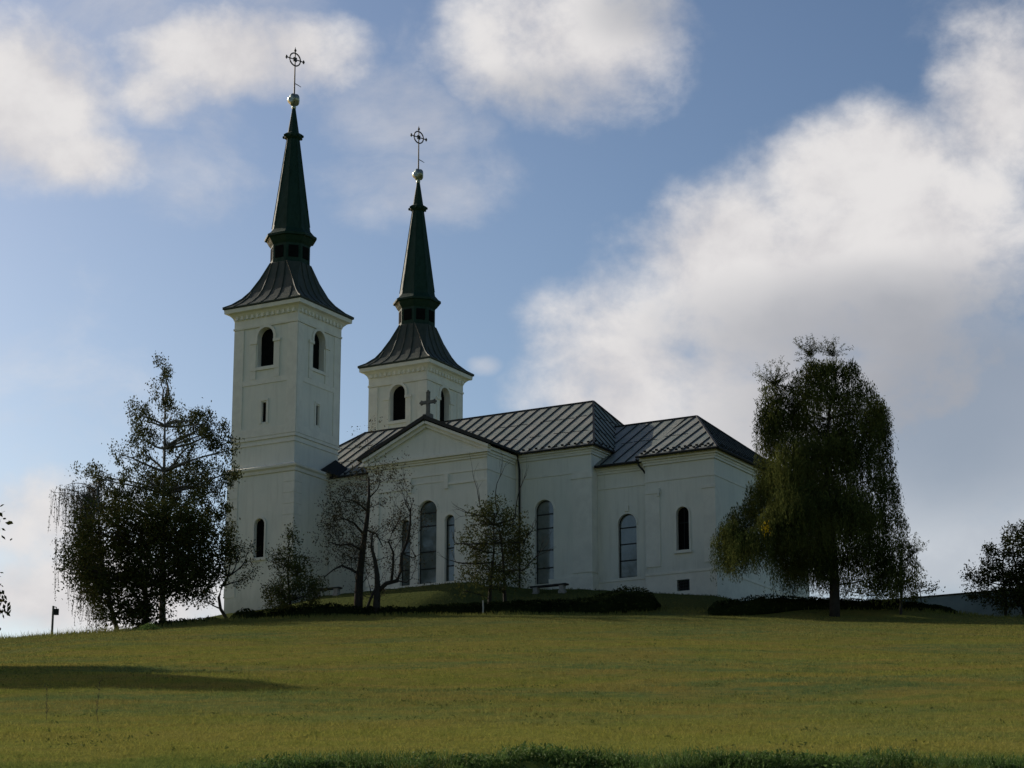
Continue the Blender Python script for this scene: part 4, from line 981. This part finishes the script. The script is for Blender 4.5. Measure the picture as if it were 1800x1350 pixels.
# ------------------------------------------------------------ hedges
def hedge(pts, label, seed, dens=330, size=.12, name='hedge', mat='hedge', group='dark clipped hedges along the garden edge'):
    """pts: (x, y, half depth, height) along the hedge"""
    nr = np.random.default_rng(seed); x0, y0 = pts[0][0], pts[0][1]; root = empty(name, (x0, y0, gz(x0, y0)), 0, label=label, cat='hedge', group=group)
    zb = gz(x0, y0); core = []; L = []
    P_ = np.array(pts, float); seg = np.hypot(np.diff(P_[:, 0]), np.diff(P_[:, 1])); cum = np.r_[0, np.cumsum(seg)]
    m = max(8, int(cum[-1] / .35)); s = np.linspace(0, cum[-1], m); Q = np.stack([np.interp(s, cum, P_[:, k]) for k in range(4)], 1)
    rings = []
    for i, (x, y, hd, h) in enumerate(Q):
        z = gz(x, y); e = .25 if i in (0, m - 1) else 1.0; hd2, h2 = hd * .82 * e, h * (.88 + .05 * math.sin(i * 1.7)) * (.6 if e < 1 else 1)
        rings.append([(x - x0 + (hd2 * math.cos(a)) * .15, y - y0 + hd2 * math.cos(a), z - zb - .15 + (h2 + .15) * max(0, math.sin(a)) ** .55) for a in np.linspace(0, math.pi, 9)])
    MB().loft(rings).build('hedge_core', M['hedge'], root, True)  # solid core added inside the leaves to block light
    n = int(dens * cum[-1] * float(np.mean(P_[:, 3]) + np.mean(P_[:, 2])))
    u = nr.uniform(0, cum[-1], n); a = nr.uniform(0, math.pi, n)
    q = np.stack([np.interp(u, cum, P_[:, k]) for k in range(4)], 1); rr = nr.normal(1.0, .055, n)
    endf = np.clip(np.minimum(u, cum[-1] - u) / .5, .15, 1) ** .5
    X = q[:, 0]; Y = q[:, 1] + q[:, 2] * np.cos(a) * rr * endf; Zg = ground(X, q[:, 1])
    Z = Zg + q[:, 3] * np.maximum(0, np.sin(a)) ** .55 * rr * endf + .03 * np.sin(X * 5)
    C = np.stack([X - x0, Y - y0, Z - zb], 1); V_, F_ = random_leaves(C, size, 0, .65, nr)
    link_mesh('foliage', np_mesh('foliage', V_, F_), M[mat], root)
hedge([(-6.0, 140.7, .5, .6), (-2, 140.6, .6, .75), (2, 140.5, .7, .85), (4.6, 140.4, .8, .98), (5.8, 140.3, 1.0, 1.2), (6.8, 140.2, 1.1, 1.42), (7.5, 140.2, 1.1, 1.38), (8.4, 140.2, .9, 1.0), (8.95, 140.2, .5, .5)], 'long dark hedge rising to a dome at its right end, below the nave', 81)
hedge([(11.65, 138.6, .5, .75), (13.2, 138.6, .55, .9), (14.4, 138.6, .7, 1.05), (15.4, 138.6, .7, 1.0), (17.5, 139.1, .5, .62), (21, 139.2, .5, .5), (24, 139.4, .4, .4), (26.6, 139.6, .35, .3)], 'long low dark hedge under the weeping willow', 82)
hedge([(-17.2, 141.8, .5, .5), (-16.4, 141.7, .6, .78), (-15.2, 141.6, .6, .6), (-14.0, 141.5, .6, .7), (-12.4, 141.4, .7, .9), (-10.6, 141.4, .7, .85), (-8.8, 141.3, .6, .6), (-6.6, 141.1, .6, .55), (-5.4, 140.9, .5, .5)], 'ragged low hedge between the crooked tree and the fruit trees', 83, dens=200, size=.15)
hedge([(-22.6, 140.2, .5, .3), (-20.6, 140.6, .6, .45), (-18.6, 141.2, .6, .4), (-17.5, 141.6, .5, .45)], 'scrubby low growth at the foot of the broad dark tree', 84, dens=150, size=.15)

# ------------------------------------------------------------ small things
def bench(u, v, L, label):
    x, y = to_world(u, v); z = gz(x, y)
    root = empty('bench', (x, y, z), CA, label=label, cat='bench', group='stone benches by the church wall')
    MB().box(-L / 2, L / 2, -.22, .22, .42, .52).build('seat', M['dark'], root)
    for s_ in (-1, 1): MB().loft([[(s_ * L * .36 - w_, -.18, z_), (s_ * L * .36 + w_, -.18, z_), (s_ * L * .36 + w_, .18, z_), (s_ * L * .36 - w_, .18, z_)] for w_, z_ in ((.22, -.3), (.22, .06), (.15, .1), (.15, .34), (.2, .42))]).build('leg', M['bench_stone'], root)
bench(19.3, 1.7, 2.7, 'dark topped bench on pale supports below the right end of the nave')
bench(3.4, -.6, 2.2, 'dark topped bench left of the transept behind the fruit trees')
# lamp post in the meadow edge at far left
lx, ly = -27.9, 142.0; lp = empty('lamp_post', (lx, ly, gz(lx, ly)), 0, label='grey post with a small dark box at the far left below the weeping birch', cat='post')
MB().tube([(0, 0, -.3), (0, 0, 2.0)], [.075, .065], 8).build('post', M['stone'], lp)
MB().box(.07, .34, -.10, .10, 1.45, 1.82).tube([(.2, 0, 1.82), (.2, 0, 1.92), (0, 0, 1.95)], .03, 6).build('lamp_box', M['dark'], lp)
sx, sy = -1.75, 139.9; sk = MB().tube([(0, 0, -.2), (.02, 0, .4), (.0, 0, .86)], [.055, .05, .045], 7).build('stake', M['pale'], None, loc=(sx, sy, gz(sx, sy)))
tag(sk, 'short pale wooden stake in front of the rounded leafy tree', 'stake')
# low wall at the right, running parallel to the nave
wx, wy = 23.4, 150.6
wl = empty('garden_wall', (wx, wy, gz(wx, wy)), CA, label='low grey-green plastered wall with dark coping at the far right', cat='wall')
z0 = 24.98 - gz(wx, wy)
MB().box(0, 16, 0, .35, -3.2, z0).build('wall', M['gwall'], wl); MB().box(-.05, 16.05, -.06, .41, z0, z0 + .08).build('coping', M['dark'], wl)

# ------------------------------------------------------------ grass
def blades(n, ylo, yhi, h, w, seed, pw=1.0, lean=.35, keep=None, marg=1.12):
    nr = np.random.default_rng(seed); y = ylo + (yhi - ylo) * nr.random(n) ** pw
    x = nr.uniform(-1, 1, n) * y * .2175 * marg
    if keep is not None: k = keep(x, y, nr); x, y = x[k], y[k]
    n = len(x); z = ground(x, y); H = h * nr.uniform(.45, 1.3, n) * (1 + .35 * wob(x, y, 1.7)); Wd = w * nr.uniform(.6, 1.4, n)
    a = nr.uniform(0, math.pi, n); lx_, ly_ = nr.normal(size=(2, n)) * lean * H
    b = np.stack([x, y, z - .01], 1); s = np.stack([np.cos(a) * Wd / 2, np.sin(a) * Wd / 2, np.zeros(n)], 1)
    t = b + np.stack([lx_, ly_, H], 1)
    return np.stack([b - s, b + s, t], 1).reshape(-1, 3)
VV = [blades(150000, 32.8, 62, .055, .024, 1, 1.0, lean=.8), blades(130000, 60, 100, .06, .034, 2, lean=.8), blades(110000, 98, 141, .07, .045, 3, lean=.7),
      blades(9000, 138.6, 140.2, .22, .05, 4, lean=.3), blades(9000, 137, 141.5, .42, .035, 14, lean=.3, keep=lambda x, y, r: (x < -16) & (r.random(len(x)) < .5)), blades(26000, 140, 156, .10, .05, 6),
      blades(60000, 42, 125, .12, .035, 7, lean=.9, keep=lambda x, y, r: wob(x, y, 1.3) + .5 * wob(x + 40, y, 3.1) > .62)]
VV = np.concatenate(VV); ids = np.arange(len(VV), dtype=np.int32).reshape(-1, 3)
tag(link_mesh('grass', np_mesh('grass', VV, ids), M['grass']), kind='stuff', label='short mown meadow grass, olive green and straw coloured, over the whole slope', cat='grass')
# lush weeds and clover along the near bank
nr = np.random.default_rng(99); n = 60000
x = nr.uniform(-4.6, 12, n); L_ = lip(x); y = L_ + nr.normal(-.5, .75, n)
dn = wob(x, y, 1.1) + .4 * wob(x + 9, y, .45) + nr.normal(0, .35, n) + .9 * (y < L_) - 1.6 * (x < -5.5)
k = (dn > .1) & (y < L_ + 1.1) & (wob(x, y * .4, 1.9) + .5 * wob(x, x, .6) > -.35); x, y = x[k], y[k]
z = ground(x, y) + nr.random(len(x)) ** 1.6 * (.17 + .14 * wob(x, y, 1.3))
V1, F1 = random_leaves(np.stack([x, y, z], 1), .085, -.25, .5, nr)
bv = blades(60000, 33.5, 43, .18, .018, 12, lean=.45, keep=lambda x, y, r: (x > -5.0 + r.normal(size=len(x)) * .5) & (np.abs(y - lip(x) + .1) < 1.3) & (wob(x, y, 1.0) > -.6))
bf = np.arange(len(bv), dtype=np.int32).reshape(-1, 3)
bq = np.concatenate([bf, bf[:, 2:3]], 1)
mq = np.stack([bv.reshape(-1, 3, 3)[:, 0], bv.reshape(-1, 3, 3)[:, 1], bv.reshape(-1, 3, 3)[:, 2], bv.reshape(-1, 3, 3)[:, 2] - (bv.reshape(-1, 3, 3)[:, 1] - bv.reshape(-1, 3, 3)[:, 0]) * .25], 1).reshape(-1, 3)
Vw = np.concatenate([V1, mq]); Fw = np.concatenate([F1, np.arange(len(mq), dtype=np.int32).reshape(-1, 4) + len(V1)])
tag(link_mesh('bank_weeds', np_mesh('bank_weeds', Vw, Fw), M['weed']), kind='stuff', label='lush dark green weeds and long grass on the near bank edge', cat='weeds')
nr = np.random.default_rng(123); n = 1500
yy_ = 40 + 98 * nr.random(n) ** 1.1; xx_ = nr.uniform(-1, 1, n) * yy_ * .24
kk = (wob(xx_, yy_, 6.0) + .5 * wob(xx_ + 5, yy_, 2.0) + nr.normal(0, .4, n)) > .15; xx_, yy_ = xx_[kk], yy_[kk]
rep = 9; cx2 = np.repeat(xx_, rep) + nr.normal(0, .16, len(xx_) * rep); cy2 = np.repeat(yy_, rep) + nr.normal(0, .16, len(xx_) * rep)
cz2 = ground(cx2, cy2) + nr.random(len(cx2)) * .06 + .01
V_, F_ = random_leaves(np.stack([cx2, cy2, cz2], 1), .08, -.15, .5, nr)
tag(link_mesh('meadow_weeds', np_mesh('meadow_weeds', V_, F_), M['mweed']), kind='stuff', label='low dark green weeds scattered through the meadow grass', cat='weeds')
# dock stalks and tufts
def dock(x, y, h, label, seed):
    R = random.Random(seed); nr = np.random.default_rng(seed); z = gz(x, y)
    o = empty('dock_stalk', (x, y, z), 0, label=label, cat='weed', group='dry dock stalks at the bottom left')
    mb = MB(); p = limb(mb, (0, 0, -.05), (R.uniform(-.05, .05), 0, h), .005, .003, .05, 6, R, 5)
    for q in p[2:]: mb.tube([q, q + Vector((R.uniform(-.08, .08), R.uniform(-.05, .05), .09))], [.006, .003], 4)
    mb.build('stem', M['wood'], o)
    V_, F_ = leafage([q for q in p[2:]], .022, 16, .022, nr); link_mesh('seed_heads', np_mesh('seed_heads', V_, F_), M['brown'], o)
dock(-9.45, 48.0, .62, 'shorter dry dock stalk, the left one of two at the bottom left', 3)
dock(-8.3, 47.5, .80, 'taller dark dock stalk, the right one of two at the bottom left', 4)
def tuft(x, y, r_, h, label, seed):
    nr = np.random.default_rng(seed); z = gz(x, y); n = 500
    p = nr.normal(size=(n, 2)) * r_ * .45; C = np.stack([p[:, 0], p[:, 1], nr.random(n) * h * np.exp(-(p ** 2).sum(1) / r_ ** 2)], 1)
    V_, F_ = random_leaves(C, .13, -.4, .4, nr)
    tag(link_mesh('grass_tuft', np_mesh('grass_tuft', V_, F_), M['weed'], None, (x, y, z)), label, 'grass tuft')
tuft(-19.9, 128.5, .6, .45, 'dark grass tuft on the meadow below the broad dark tree', 5)
